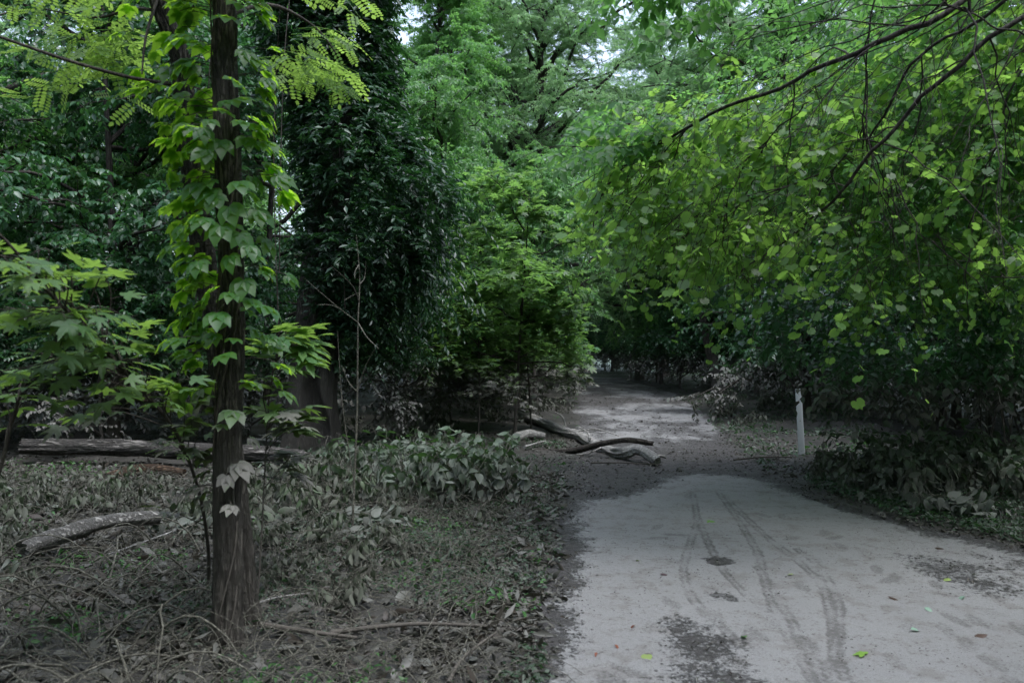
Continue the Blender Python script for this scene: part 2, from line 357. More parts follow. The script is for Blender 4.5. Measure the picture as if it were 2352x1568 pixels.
MUD_POLY = np.array([G(*q) for q in [(1270, 1170), (1360, 1150), (1470, 1118), (1550, 1092), (1640, 1086), (1750, 1098), (1850, 1133), (2060, 1194), (2352, 1260), (2500, 1100), (1900, 1040), (1700, 1012), (1600, 1000), (1340, 1012), (1240, 1090)]])
TRACKS = [[(1590, 1130), (1600, 1190), (1580, 1260), (1570, 1310), (1590, 1370), (1650, 1430), (1700, 1475)], [(1600, 1180), (1620, 1230), (1650, 1290), (1690, 1340), (1760, 1400)],
          [(1650, 1130), (1700, 1200), (1745, 1280), (1760, 1350), (1800, 1440), (1850, 1530), (1880, 1600)], [(1665, 1140), (1760, 1230), (1870, 1320), (1905, 1400), (1915, 1480), (1920, 1600)],
          [(1830, 1260), (1880, 1300), (1925, 1380), (1925, 1500), (1960, 1600)], [(1740, 1300), (1850, 1480), (1900, 1600)]]
def path_attr(X, Y):
    d = sdist(X, Y, MUD_POLY); n = fbm(xy3(X*.8, Y*.8, 6))
    mud = smooth(-d+.3*n, -.28, .4)*(1-.5*smooth(Y, 10.8, 13.2))
    mud = np.maximum(mud, (.62+.5*n+.35*fbm(xy3(X*2.5, Y*1.2, 1))).clip(.2, .9)*smooth(Y, 10.5, 13.0))
    mud = mud*(1-.15*smooth(fbm(xy3(X*1.1, Y*.7, 8)), .15, .5)*smooth(Y, 12, 14))
    for (u, v, r, s_) in [(1610, 1480, .22, .68), (1640, 1560, .26, .66), (1580, 1440, .16, .55), (1655, 1290, .09, .8), (1665, 1370, .12, .6), (2190, 1305, .3, .6), (2250, 1340, .28, .55), (2100, 1280, .22, .4), (2300, 1290, .3, .4)]:
        g = G(u, v); rr = np.hypot(X-g[0], (Y-g[1]))+.09*fbm(xy3(X*4, Y*4, 3))
        mud = np.maximum(mud, s_*smooth(-rr, -r*1.9, -r*.1))
    de = sdist(X, Y, PATH_POLY)+(.12+.5*smooth(Y, 11, 15))*n+.12*fbm(xy3(X*3, Y*3, 11)); mud = np.maximum(mud, .8*smooth(de, -.4, .05))
    tr = np.zeros_like(X)
    for k, t in enumerate(TRACKS):
        pl = spline(np.array([G(*q) for q in t]), 40); dd = sdist(X, Y, pl, False)+.008*fbm(xy3(X*14, Y*14, k))
        e_ = np.abs(dd-.024); tr = np.maximum(tr, np.maximum((1-smooth(e_, .004, .018)), .45*(1-smooth(dd, .02, .05)))*(.62+.7*fbm(xy3(X*5, Y*5, k))+.35*fbm(xy3(X*30, Y*30, k))))
    # footprints: shallow ovals pressed into the silt
    fr = np.random.default_rng(5)
    for k in range(150):
        yy = 3.7+6.2*fr.random()**1.3; xx = .2+fr.random()*.62*yy*1.0+.0; a = fr.normal(0, .5); L_, W_ = .13, .048
        dx, dy = X-xx, Y-yy; u_ = (dx*math.sin(a)+dy*math.cos(a))/L_; v_ = (dx*math.cos(a)-dy*math.sin(a))/W_
        q = np.sqrt(u_**2+v_**2)+.25*fbm(xy3(X*14, Y*14, k*.3)); tr = np.maximum(tr, (.2+.4*fr.random())*(1-smooth(q, .75, 1.15)))
    return mud, tr
def path_sheet(xs, ys, name=None):
    X, Y = np.meshgrid(xs, ys); mud, tr = path_attr(X, Y)
    Z = .004*fbm(xy3(X*3, Y*3))+.0025*fbm(xy3(X*14, Y*14, 5))-.007*np.clip(tr, 0, 1)+mud*(.016*fbm(xy3(X*6, Y*6, 7))+.01*fbm(xy3(X*22, Y*22, 2)))
    d = sdist(X, Y, PATH_POLY); nx = len(xs)
    V = np.stack([X, Y, Z], -1).reshape(-1, 3); i = np.arange(len(ys)-1)[:, None]*nx+np.arange(nx-1)[None]
    F = np.stack([i, i+1, i+nx+1, i+nx], -1).reshape(-1, 4); keep = (d.ravel()[F] < .45).all(1); F = F[keep]
    used = np.unique(F); mp2 = np.full(len(V), -1); mp2[used] = np.arange(len(used))
    return V[used], mp2[F], mud.ravel()[used], tr.ravel()[used]
ys = np.concatenate([np.linspace(1.0, 3.4, 12)[:-1], 3.4*np.exp(np.linspace(0, math.log(13/3.4), 420))[:-1], np.linspace(13, 46, 180)])
s1 = path_sheet(np.concatenate([np.linspace(-15, -1, 60)[:-1], np.linspace(-1, 7.5, 420)]), ys)
tag(obj("path", [s1[:2]], M_PATH, smooth=True, attrs={'mud': s1[2], 'track': s1[3]}), "pale silt covered path with tyre tracks curving into the woods", None, kind="structure")
# ------------------------------------------------------------------ trees
def crown(trunkC, zb, h, rad, nl, n2, n3, per, size, tmpl, up=.45, droop=.35, tw=.5, ldroop=.4, profile=None, limb_r=.05, tilt=.45, sideways=None):
    """limbs, boughs, twigs and leaves around a trunk line; returns wood parts and leaf parts"""
    zt = trunkC[:, 2]; z0 = zb+(h-zb)*rng.random(nl)**.85*.97
    st = np.stack([np.interp(z0, zt, trunkC[:, k]) for k in range(3)], -1)
    s = (z0-zb)/(h-zb); prof = profile(s) if profile else np.sqrt(np.clip(1-(1.35*s-.42)**2/.9, .06, 1))
    az = rng.random(nl)*2*math.pi+np.arange(nl)*2.4
    d = np.stack([np.cos(az), np.sin(az), up+.5*s+rng.normal(0, .15, nl)], -1)
    L = rad*prof*(.75+.5*rng.random(nl))
    if sideways is not None: L = L*(1+sideways[1]*np.cos(az-sideways[0]))
    C1 = curves(st, d, L, .18, 7, .035)
    t2 = .22+.78*rng.random((nl, n2)); p2, ta2 = along(C1, t2)
    d2 = ta2*.55+rng.normal(0, .75, p2.shape)*np.array([1, 1, .55])+UP*.12
    L2 = (np.repeat(L[:, None], n2, 1)*(.2+.28*rng.random((nl, n2)))*(1.15-.5*t2)).ravel()
    C2 = curves(p2.reshape(-1, 3), d2.reshape(-1, 3), L2, .2, 5, .05)
    t3 = .1+.9*rng.random((len(C2), n3)); p3, ta3 = along(C2, t3)
    d3 = ta3*.6+rng.normal(0, .7, p3.shape)*np.array([1, 1, .5])
    L3 = tw*(.5+rng.random(p3.shape[:2])).ravel()
    C3 = curves(p3.reshape(-1, 3), d3.reshape(-1, 3), L3, droop, 4, .04)
    k1 = np.linspace(1, .3, 7)[None]; R1 = np.clip(limb_r*(L/rad)[:, None], .012, 1)*k1
    wood = tubes(C1, R1, 6)+tubes(C2, np.clip(L2[:, None]*.011, .004, .03)*np.linspace(1, .35, 5)[None], 4, False)+tubes(C3, np.full((len(C3), 4), .0028)*np.linspace(1, .5, 4)[None], 3, False)
    return wood, [leaves(C3, per, tmpl, size, droop=ldroop, tilt=tilt)]
def trunk_line(h, lean=(0, 0), wob=.25, n=14):
    z = np.linspace(-.3, h, n); a = rng.random(3)*9
    return np.stack([lean[0]*z/h+wob*np.sin(z*.35+a[0])*z/h, lean[1]*z/h+wob*np.sin(z*.31+a[1])*z/h, z], -1)
def trunk_part(C, r, rt=.2, sides=14, flare=1.7):
    n = 60; C2 = spline(C, n); z = np.linspace(0, 1, n); R = r*(1-(1-rt)*z)*(1+(flare-1)*np.exp(-np.maximum(C2[:, 2], 0)/(r*2.2)))
    out = tubes(C2[None], R[None], sides)
    V, F = out[0]; V = V+ (fbm(V*np.array([6, 6, 1.5])/max(r*3, .3))*r*.12)[:, None]*np.array([1, 1, 0]); out[0] = (V, F); return out
def make_tree(name, label, cat, h, r, zb, rad, nl, n2, n3, per, size, tmpl, lmat, lean=(0, 0), group=None, wmat=None, **kw):
    t = thing(name, label, cat, group=group); C = trunk_line(h, lean)
    wd, lv = crown(C, zb, h, rad, nl, n2, n3, per, size, tmpl, **kw)
    obj("trunk", trunk_part(C, r)+wd, wmat or M_BARKF, t, smooth=True); obj("crown", lv, lmat, t)
    return t

T1 = make_tree("box_elder_tree", "tall pale green tree with a dark forked trunk standing left of the path bend", "tree", 16, .22, 2.6, 4.6, 44, 10, 10, 14, .115, T_TRIO, L_FAR, group="tall trees beyond the path bend", limb_r=.09)
T2 = make_tree("box_elder_tree", "tall green tree behind the evergreen draped tree", "tree", 14, .2, 1.8, 4.2, 38, 10, 8, 16, .145, T_TRIO, L_BOX, lean=(.8, 0), group="tall trees beyond the path bend", limb_r=.08)
T3 = make_tree("understory_tree", "dark green leafy tree behind the left fallen log", "tree", 7.5, .09, .75, 2.7, 34, 7, 7, 14, .105, T_OVATE, L_DARK, group="dark understory trees on the left", limb_r=.04, up=.3, ldroop=.6)
T4 = make_tree("shrub", "dense dark green shrub on the left bank", "shrub", 3.2, .035, .35, 1.7, 24, 6, 6, 13, .085, T_OVATE, L_DARK, group="dark shrubs", limb_r=.02, up=.5, tw=.35)
T5 = make_tree("box_elder_sapling", "light green young tree with drooping leaves behind the maple saplings", "tree", 7.0, .07, .9, 2.3, 32, 7, 7, 12, .12, T_TRIO, L_BOX, group="young light green trees", limb_r=.035, ldroop=.8)
T6 = make_tree("maple_sapling", "young maple with yellow green pointed leaves beside the broken limb", "tree", 4.0, .03, .85, 1.35, 22, 6, 5, 6, .115, T_MAPLE, L_MAPLE, group="young maples left of the path", limb_r=.018, up=.35, tw=.38, droop=.1, ldroop=.15, tilt=.3, profile=lambda s: (1.0-.55*s)*(.45+.95*rng.random(len(s))))

# (proto, x, y, z rotation, scale, label)
def put(o, x, y, rz=0, sc=1, label=None, group=None, first=[]):
    z = float(ground_z(np.array([x]), np.array([y]))[0])-.03
    if o.name not in first:
        first.append(o.name); o.location = (x, y, z); o.rotation_euler = (0, 0, rz); o.scale = (sc, sc, sc)
        if label: o['label'] = label
        if group: o['group'] = group
        return o
    return copy_tree(o, (x, y, z), rz, sc, label, group)
gA = "tall trees beyond the path bend"; gL = "tall trees behind the left bank"; gR = "tall trees behind the right bank"
put(T1, .9, 29, .4, 1.05, "tall pale green tree with bare forked trunk showing above the path bend", gA)
for (x, y, rz, sc, lab, g, pr) in [
    (-4.8, 24, 1.3, .62, "tall green tree just right of the evergreen draped tree", gA, T2),
    (.6, 39.5, 2.9, .95, "pale green tree at the top where white sky shows left of it", gA, T1),
    (5.6, 35, 4.2, .78, "pale green tall tree above the end of the path", gA, T1),
    (3.6, 50, 2.2, .8, "green tree standing at the far end of the path", gA, T2),
    (-1.2, 48, 5.2, .8, "hazy green tree beyond the left turn of the path", gA, T2),
    (9.4, 27, .9, 1.0, "tall green tree above the leaning trunk by the path", gR, T2),
    (13.5, 22, 2.0, 1.05, "tall tree filling the upper right behind the grape leaves", gR, T2),
    (8.8, 42, 3.3, 1.0, "pale tall tree right of the path end", gR, T1),
    (7.0, 37, 3.9, 1.0, "pale tree whose crown arches over the far path", gA, T1),
    (-.1, 33.5, .9, 1.0, "pale tree close behind the one with the bare forked trunk", gA, T1),
    (8.4, 30.5, 5.0, .95, "pale green tree right above the mid path", gR, T1),
    (16, 35, 1.1, 1.1, "pale tree high in the far right woods", gR, T1),
    (12, 14.5, 4.0, .95, "tall green tree at the right edge behind the bank", gR, T2),
    (-7.0, 18, 2.6, .95, "tall tree behind the evergreen draped tree on its left", gL, T2),
    (-12.5, 16, 4.4, 1.0, "tall tree at the left edge of the view", gL, T2),
    (-3.0, 26, .6, .97, "pale tall tree rising between the evergreen draped tree and the white sky", gA, T2),
    (-6.4, 35, 2.3, .9, "pale tall tree seen low in the gap right of the evergreen draped tree", gL, T1),
    (-10.0, 26, .3, 1.0, "tall tree far behind the left bank", gL, T1),
    (-17, 24, 3.0, 1.1, "tall tree in the far left corner of the woods", gL, T1),
    (-16, 36, 1.9, 1.1, "distant tall tree deep in the left woods", gL, T1),
]: put(pr, x, y, rz, sc, lab, g)
gU = "dark understory trees on the left"; gV = "understory trees on the right bank"
for (x, y, rz, sc, lab, g) in [
    (-6.3, 12.6, .2, 1.0, "dark leafy tree between the left frame edge and the forked tree", gU),
    (-9.2, 12.0, 1.9, .95, "dark leafy tree at the left frame edge behind the log", gU),
    (-4.6, 15.0, 3.1, .95, "dark leafy tree seen between the forked trunk and the hollow trunk", gU),
    (-7.6, 15.6, 4.6, 1.05, "dark leafy tree deep behind the left log", gU),
    (-12.0, 17.5, 5.2, 1.1, "far dark leafy tree on the left", gU),
    (-2.6, 19.5, 1.1, .9, "dark leafy tree behind the hollow trunk", gU),
    (7.8, 14.0, .7, .9, "dark leafy tree behind the white post", gV),
    (9.6, 12.2, 2.4, 1.0, "dark leafy tree at the right frame edge behind the bank plants", gV),
    (6.6, 17.8, 3.6, .95, "dark leafy tree right of the leaning trunk", gV),
    (9.8, 18.5, 5.0, 1.05, "dark leafy tree deep behind the right bank", gV),
    (7.6, 30.5, .1, .9, "dark leafy tree overhanging the right edge of the far path", gV),
    (6.4, 40.0, 1.6, .75, "dark leafy tree at the right side of the path end", gV),
    (1.2, 45.0, 4.0, .85, "dark leafy tree closing the path end", gV),
    (3.0, 47.0, 3.3, .9, "dark leafy tree behind the grassy strip where the path ends", gU),
    (5.4, 43.0, .9, .75, "small dark leafy tree at the outer side of the path turn", gV),
    (-2.2, 46.5, 2.9, .8, "dark leafy tree left of the grassy strip", gU),
    (8.8, 20.4, 4.4, .8, "dark leafy tree between the leaning trunk and the white post", gV),
    (7.3, 27.4, 1.4, .8, "dark leafy tree just beyond the leaning trunk", gV),
    (-2.6, 33.0, 2.2, .85, "dark leafy tree left of the path bend", gU),
    (-.4, 22.5, 5.5, .75, "dark leafy tree directly behind the young maples", gU),
]: put(T3, x, y, rz, sc, lab, g)
gY = "young light green trees"
for (x, y, rz, sc, lab) in [
    (-1.6, 17.0, .5, 1.0, "bright young tree with drooping leaves right of the evergreen draped tree"),
    (-2.6, 23.0, 2.5, 1.1, "young light green tree behind the bright drooping one"),
    (.6, 20.5, 4.1, .9, "young light green tree above the start of the broken limb"),
    (8.9, 22.8, 1.2, .95, "young light green tree on the right of the mid path"),
    (7.4, 24.0, 3.3, 1.15, "young light green tree beside the leaning trunk"),
    (7.6, 28.6, 2.7, .95, "young light green tree behind the top of the leaning trunk"), (6.3, 34.5, 1.9, .9, "young tree at the right where the far path narrows"),
    (-.2, 33.5, 4.4, .9, "young tree at the left where the far path turns"), (2.0, 46.2, .6, .95, "young light green tree closing the end of the path"),
    (5.9, 31.5, 5.1, 1.0, "young light green tree overhanging the far path from the right"),
    (10.8, 10.4, .2, 1.0, "young tree with light leaves at the right frame edge"),
    (8.2, 15.2, 2.2, 1.1, "young light green tree behind the grape leaves"),
]: put(T5, x, y, rz, sc, lab, gY)
gM = "young maples left of the path"
for (x, y, rz, sc, lab) in [
    (.05, 13.4, .3, 1.03, "tallest young maple with orange tinged top leaves"),
    (-.55, 12.9, 2.0, .62, "low broad maple bush beside the start of the broken limb"),
    (.35, 14.6, 3.5, .70, "maple bush reaching out to the path edge"),
    (-1.1, 14.4, 4.6, .72, "young maple under the right side of the evergreen draped tree"),
    (-.3, 16.4, 5.8, .95, "young maple at the back of the maple thicket"),
    (.15, 18.0, 1.2, .8, "small maple at the left edge of the mid path"),
]: put(T6, x, y, rz, sc, lab, gM)
gS = "dark shrubs"
for (x, y, rz, sc, lab) in [
    (-5.6, 10.9, .3, .8, "dark shrub behind the left log beside the forked trunk"), (-7.6, 11.6, 1.3, .9, "dark shrub behind the left end of the log"),
    (-4.1, 12.4, 2.7, .75, "dark shrub left of the hollow trunk"), (-1.9, 12.6, 3.9, .75, "dark shrub right of the hollow trunk"),
    (-9.6, 14.4, 5.0, 1.0, "dark shrub far back on the left"), (-1.6, 27.0, 1.7, 1.2, "dark shrub at the left of the path bend"),
    (-.1, 25.5, 5.7, 1.0, "dark shrub hugging the left side of the far path"), (5.9, 28.0, 2.1, 1.1, "dark shrub at the foot of the leaning trunk"),
    (7.4, 19.0, 2.2, .8, "dark shrub on the right of the dark muddy middle of the path"), (6.6, 25.9, 3.2, 1.0, "dark shrub just past the leaning trunk"),
    (6.0, 33.0, 1.0, 1.0, "dark shrub at the right edge of the far path"), (.9, 30.5, 4.4, 1.0, "dark shrub below the tall tree with the forked trunk"), (.2, 22.0, 3.6, .85, "dark shrub behind the broken limb at the path edge"),
    (7.4, 15.6, .9, .8, "dark shrub across the path behind the white post"), (7.4, 10.8, 3.0, .85, "dark shrub right of the white post"),
    (9.2, 10.0, 4.3, .9, "dark shrub at the right frame edge"), (7.8, 21.8, 5.3, 1.1, "dark shrub along the right of the mid path"),
    (5.6, 37.5, .2, 1.1, "shrub at the right turn of the far path"), (2.6, 43.2, 2.9, 1.2, "shrub behind the grassy strip at the path end"),
    (-.6, 44.0, 4.9, 1.2, "shrub left of the grassy strip at the path end"), (5.2, 44.5, 1.5, 1.3, "far shrub right of the path end"),
    (7.9, 13.2, 2.0, 1.0, "dark shrub deep behind the white post"), (10.4, 14.2, 3.6, 1.1, "dark shrub deep in the right woods"),
]: put(T4, x, y, rz, sc, lab, gS)

# the woods all round that close the view and the light: one mass
def forest_mass(name, spots, label, h=15, per=10):
    W, Lf = [], []
    for x, y in spots:
        C = trunk_line(h*(.85+.3*rng.random()), n=8)+np.array([x, y, 0]); wd, lv = crown(C, 0.4, C[-1, 2], 4.8, 30, 6, 5, per, .34, T_TRIO, tw=.9)
        W += tubes(spline(C, 10)[None], np.linspace(.22, .05, 10)[None], 8); W += wd[:2]; Lf += lv
    o = obj(name, Lf, L_FAR); o2 = obj(name, W, M_BARKF, None)
    tag(o, label, None, kind="stuff"); o2.parent = o; o2.name = "trunks"; o2['kind'] = "stuff"
    return o
sp = []
for k in range(26):
    a = math.radians(-62+124*k/25); rr = 56+8*math.sin(k*2.1); sp.append((rr*math.sin(a), rr*math.cos(a)))
forest_mass("distant_woods", sp, "distant woods that close the view behind every nearer tree")
sp = [(-12, 3.5), (-10, -3), (-6, -7), (0, -9.5), (6, -8), (10, -3), (12.5, 3), (-16, 8), (-16, 0), (15, 9), (15, 0), (-3, -15), (5, -15), (11, -12), (-11, -12)]
forest_mass("surrounding_woods", sp, "woods around the viewpoint outside the picture", h=13, per=12)

# low leafy growth that fills the woods between the farther trunks
def undergrowth():
    N = 9000; y = 15.5+42*rng.random(N)**.8; x = (rng.random(N)*2-1)*(4+.8*y); s_ = sdist(x, y, PATH_POLY)
    k = (s_ > .9+.03*y) & ~((np.abs(x-3.5) < 2.2+.02*y) & (y > 36) & (y < 43.5)); k &= ~((np.abs(x+.5) < 3.0) & (y < 17.5)); x, y = x[k], y[k]; n_ = len(x)
    z = .25+(2.6+.03*y)*rng.random(n_)**1.2*(.55+.6*(fbm(xy3(x*.35, y*.35), 3)+.5)).clip(.2, 1.3)
    C = curves(np.stack([x, y, z], -1), rng.normal(0, .6, (n_, 3))+UP*.3, .7*(.5+rng.random(n_)), .4, 4, .04)
    tag(obj("undergrowth", [leaves(C, 16, T_OVATE, .14, droop=.5, tilt=.4)], L_DARK), "mass of low dark green undergrowth between the farther trees", None, kind="stuff")
undergrowth()

# ---- the tree draped in evergreen vine, hollow trunk
def clad_tree():
    t = thing("vine_draped_tree", "big tree with hollow rotten trunk draped in dark glossy evergreen leaves", "tree", (-2.88, 11.4, 0))
    C = np.array([[0, 0, -.3], [.02, 0, .8], [.1, .05, 2.2], [.3, .1, 4.5], [.25, .1, 7], [.3, 0, 9.5]])
    n = 110; C2 = spline(C, n); zz = C2[:, 2]; R = .33*(1-.05*zz)*(1+.45*np.exp(-np.maximum(zz, 0)/.5))
    sides = 72; V, F = tubes(C2[None], R[None], sides, False)[0]
    th = np.tile(np.arange(sides)/sides*2*math.pi, n); rad = nrm(V-np.repeat(C2, sides, 0))
    bark = np.abs(fbm(np.stack([np.cos(th)*5, np.sin(th)*5, V[:, 2]*1.1], -1), 4)); V = V+rad*((bark-.25)*.07)[:, None]
    # hollow on the side that faces the path's camera side
    cen = np.array([.12, -.36]); hz = (V[:, 2]-.55)/.75; hx = (V[:, 0]-cen[0]-.05*np.sin(V[:, 2]*5))/(.13-.04*hz)
    hole = (V[:, 1] < 0)*np.exp(-np.clip(hx**2+hz**2, 0, 9)**2*1.0); V[:, 1] += hole*.30; V[:, 0] += hole*.02
    tk = obj("trunk", [(V, F)], M_BARK, t, smooth=True)
    # mass profile: centre offset x, radius by height
    zs = np.array([1.35, 2.0, 2.8, 3.6, 4.5, 5.5, 6.5, 8, 9.5]); cx = np.array([.35, .55, .78, .82, .60, .38, .25, .2, .2]); rr = np.array([.2, .55, .98, 1.15, 1.08, .95, .85, .75, .25])
    N = 5200; z = 1.75+7.8*rng.random(N)**.9; az = rng.random(N)*2*math.pi
    lump = .85+.55*fbm(np.stack([np.cos(az)*1.2, np.sin(az)*1.2, z*1.0], -1), 3)
    r = np.interp(z, zs, rr)*lump*(1-.4*rng.random(N)**2.5)
    c = np.stack([np.interp(z, zs, cx)+r*np.cos(az), r*np.sin(az), z], -1)
    d = np.stack([np.cos(az), np.sin(az), .12+0*z], -1)+rng.normal(0, .5, (N, 3))
    Cv = curves(c-nrm(d)*.15, d, .36*(.5+.9*rng.random(N)), .4, 4, .06)
    lv = [leaves(Cv, 17, T_NARROW, .09, t0=.05, droop=.12, tilt=.6, fwd=.9, sv=.4)]
    # hanging strands at the lower right and lower left
    for (x0, z0, n_, s_) in [(1.6, 3.3, 80, .4), (1.1, 2.9, 40, .4)]:
        st = np.stack([x0+rng.normal(0, s_*.5, n_), rng.normal(-.1, .5, n_), z0+rng.normal(0, .4, n_)], -1)
        Cs = curves(st, rng.normal(0, .4, (n_, 3))+np.array([.3, 0, -1.]), .5+.5*rng.random(n_), .3, 5, .03); lv.append(leaves(Cs, 26, T_NARROW, .085, droop=.6, fwd=.9))
    obj("crown", lv, L_EVER, t)
    n_ = 7; st = np.stack([.3+rng.normal(0, .5, n_), -.5-rng.random(n_)*.7, 8.5+rng.normal(0, .6, n_)], -1); ed = st+np.stack([rng.normal(0, .3, n_), rng.normal(0, .1, n_), -3-3.5*rng.random(n_)], -1)
    CL = np.stack([spline([a, (a+b_)/2+rng.normal(0, .12, 3), b_], 12) for a, b_ in zip(st, ed)]); obj("hanging_stem", tubes(CL, np.full((n_, 12), .007), 5), M_TWIG, t, smooth=True)
    # limbs inside
    st = np.stack([.25+0*np.arange(24), 0*np.arange(24), np.linspace(2, 9, 24)], -1); az = np.arange(24)*2.4
    return t
clad_tree()

# ---- the near forked tree with furrowed bark
def near_trunk(pts, r0, r1, n=300, sides=64, flare=1.0):
    C = spline(pts, n); s = np.linspace(0, 1, n); R = (r0*(1-s)+r1*s)*(1+.2*flare*np.exp(-np.maximum(C[:, 2], 0)/.16))
    V, F = tubes(C[None], R[None], sides, False)[0]; th = np.tile(np.arange(sides)/sides*2*math.pi, n); rad = nrm(V-np.repeat(C, sides, 0))
    q = np.stack([np.cos(th)*2.6, np.sin(th)*2.6, V[:, 2]*1.5], -1); b1 = 1-np.abs(fbm(q*2.3, 3))*2.8; lump = fbm(np.stack([np.cos(th), np.sin(th), V[:, 2]*1.2], -1)*1.2, 2)
    root = np.exp(-np.maximum(V[:, 2]-C[0, 2]-.1, 0)/.11)*(.35+.65*np.maximum(0, np.cos(th*3+.7+.5*np.sin(V[:, 2]*7))))*.042*flare
    return V+rad*(b1*.012+lump*.011+root)[:, None], F
FT = thing("forked_tree", "near rough barked tree with two stems rising from one base on the left", "tree", (0, 0, 0))
zt = 5.2
A0 = P(520, 1512, 4.06)
main = [A0+[0, 0, -.15], A0+[0, 0, .02], P(524, 1300, 4.07), P(522, 1050, 4.08), P(530, 800, 4.1), P(526, 500, 4.12), P(518, 200, 4.15), P(514, -60, 4.18), P(505, -450, 4.2)]
obj("trunk", [near_trunk(main, .070, .046)], M_BARK, FT, smooth=True)
second = [P(572, 1500, 4.36), P(566, 1440, 4.36), P(540, 1150, 4.4), P(500, 800, 4.45), P(462, 560, 4.5), P(435, 330, 4.5), P(410, 130, 4.5), P(365, 10, 4.5), P(330, -120, 4.5), P(300, -500, 4.6)]
obj("trunk", [near_trunk(second, .072, .028, flare=.6)], M_BARK, FT, smooth=True)
br = [tubes(spline([P(392, 192, 4.5), P(300, 178, 4.4), P(160, 140, 4.3), P(0, 85, 4.2), P(-140, 40, 4.1)], 20)[None], np.linspace(.012, .007, 20)[None], 7),
      tubes(spline([P(366, -20, 4.5), P(335, 80, 4.3), P(325, 170, 4.2)], 14)[None], np.linspace(.010, .004, 14)[None], 6),
      tubes(spline([P(368, 25, 4.5), P(300, 20, 4.7), P(220, 40, 4.8), P(100, 20, 4.9)], 14)[None], np.linspace(.012, .004, 14)[None], 6),
      tubes(spline([P(514, 40, 4.15), P(620, 10, 4.5), P(720, 60, 4.9), P(770, 120, 5.0)], 14)[None], np.linspace(.014, .004, 14)[None], 6)]
# feathery locust sprays in the crown
def sprays_at(boxes, tmpl, size, L, per, droop=.3, ldroop=.3, tilt=.3):
    cs, ds = [], []
    for (u0, u1, v0, v1, d0, d1, n_, dx) in boxes:
        u = u0+(u1-u0)*rng.random(n_); v = v0+(v1-v0)*rng.random(n_); d = d0+(d1-d0)*rng.random(n_)
        cs.append(np.stack([(u-1176)/FP*d, d, EYE+(790-v)/FP*d], -1)); ds.append(np.stack([dx+rng.normal(0, .5, n_), rng.normal(-.2, .5, n_), rng.normal(0, .2, n_)], -1))
    c = np.concatenate(cs); d = np.concatenate(ds); C = curves(c, d, L*(.6+.8*rng.random(len(c))), droop, 4, .03)
    return C, leaves(C, per, tmpl, size, droop=ldroop, tilt=tilt)
C1, l1 = sprays_at([(140, 330, -60, 30, 4.6, 5.3, 12, -1), (180, 400, 40, 150, 4.6, 5.2, 14, -1), (140, 330, 80, 180, 4.5, 5.1, 8, -1), (620, 720, 60, 190, 4.9, 5.5, 12, 1), (560, 680, 100, 220, 4.8, 5.4, 8, 1), (640, 800, -60, 15, 5.0, 5.6, 7, 1), (60, 300, -260, -60, 4.6, 5.3, 16, -1)], T_PINN, .17, .34, 5, .3, .25, .5)
obj("crown", [l1]+tubes(C1, np.full((len(C1), 4), .0022), 4, False), L_LOC, FT)
for b_ in br: obj("branch", b_, M_TWIG, FT, smooth=True)
# ---- creeper on it
CR = thing("creeper_vine", "bright five leaved creeper climbing the near forked tree", "vine")
def creep(pts, n_, r_tr, zr, size, out):
    C = spline(pts, 400); zz = C[:, 2]; z = zr[0]+(zr[1]-zr[0])*rng.random(n_); c = np.stack([np.interp(z, zz, C[:, k]) for k in range(3)], -1)
    az = rng.random(n_)*2*math.pi; az = np.where(np.sin(az) > .45, az+math.pi*.5, az)
    o = np.stack([np.cos(az), np.sin(az)*.8, .25+rng.normal(0, .25, n_)], -1); st = c+o*np.array([1, 1, 0])*r_tr
    L = out*(.35+.8*rng.random(n_)); Cp = curves(st, o, L, .25, 5, .02)
    tip = Cp[:, -1]; d = nrm(Cp[:, -1]-Cp[:, -2])*np.array([1, 1, .3])+rng.normal(0, .25, tip.shape)-UP*.28
    n = nrm(UP*.9+.35*o+rng.normal(0, .28, tip.shape)); return Cp, place(T_PALM, tip, d, n, size*(.7+.55*rng.random(n_)), .3*rng.random(n_))
Cp1, lv1 = creep(main[1:], 250, .07, (1.3, 3.9), .165, .20)
Cp1b, lv1b = creep(main[1:], 60, .06, (3.6, 5.4), .19, .24)
Cp2, lv2 = creep(second[1:], 34, .05, (2.3, 3.9), .17, .18)
Cp3, lv3 = creep(main[1:], 14, .08, (.72, 1.35), .16, .10)
obj("leaves", [lv1, lv1b, lv2, lv3], L_CREEP, CR)
st = [spline([p+np.array([.06*math.cos(i*1.3+a), .06*math.sin(i*1.3+a)-.03, 0]) for i, p in enumerate(spline(main[1:], 12))], 80) for a in (3.4, 4.6, 5.4)]
obj("stem", tubes(np.stack(st), np.full((3, 80), .005), 6)+tubes(np.concatenate([Cp1, Cp1b, Cp2, Cp3]), np.full((len(Cp1)+len(Cp1b)+len(Cp2)+len(Cp3), 5), .0018), 4, False), M_TWIG, CR, smooth=True)

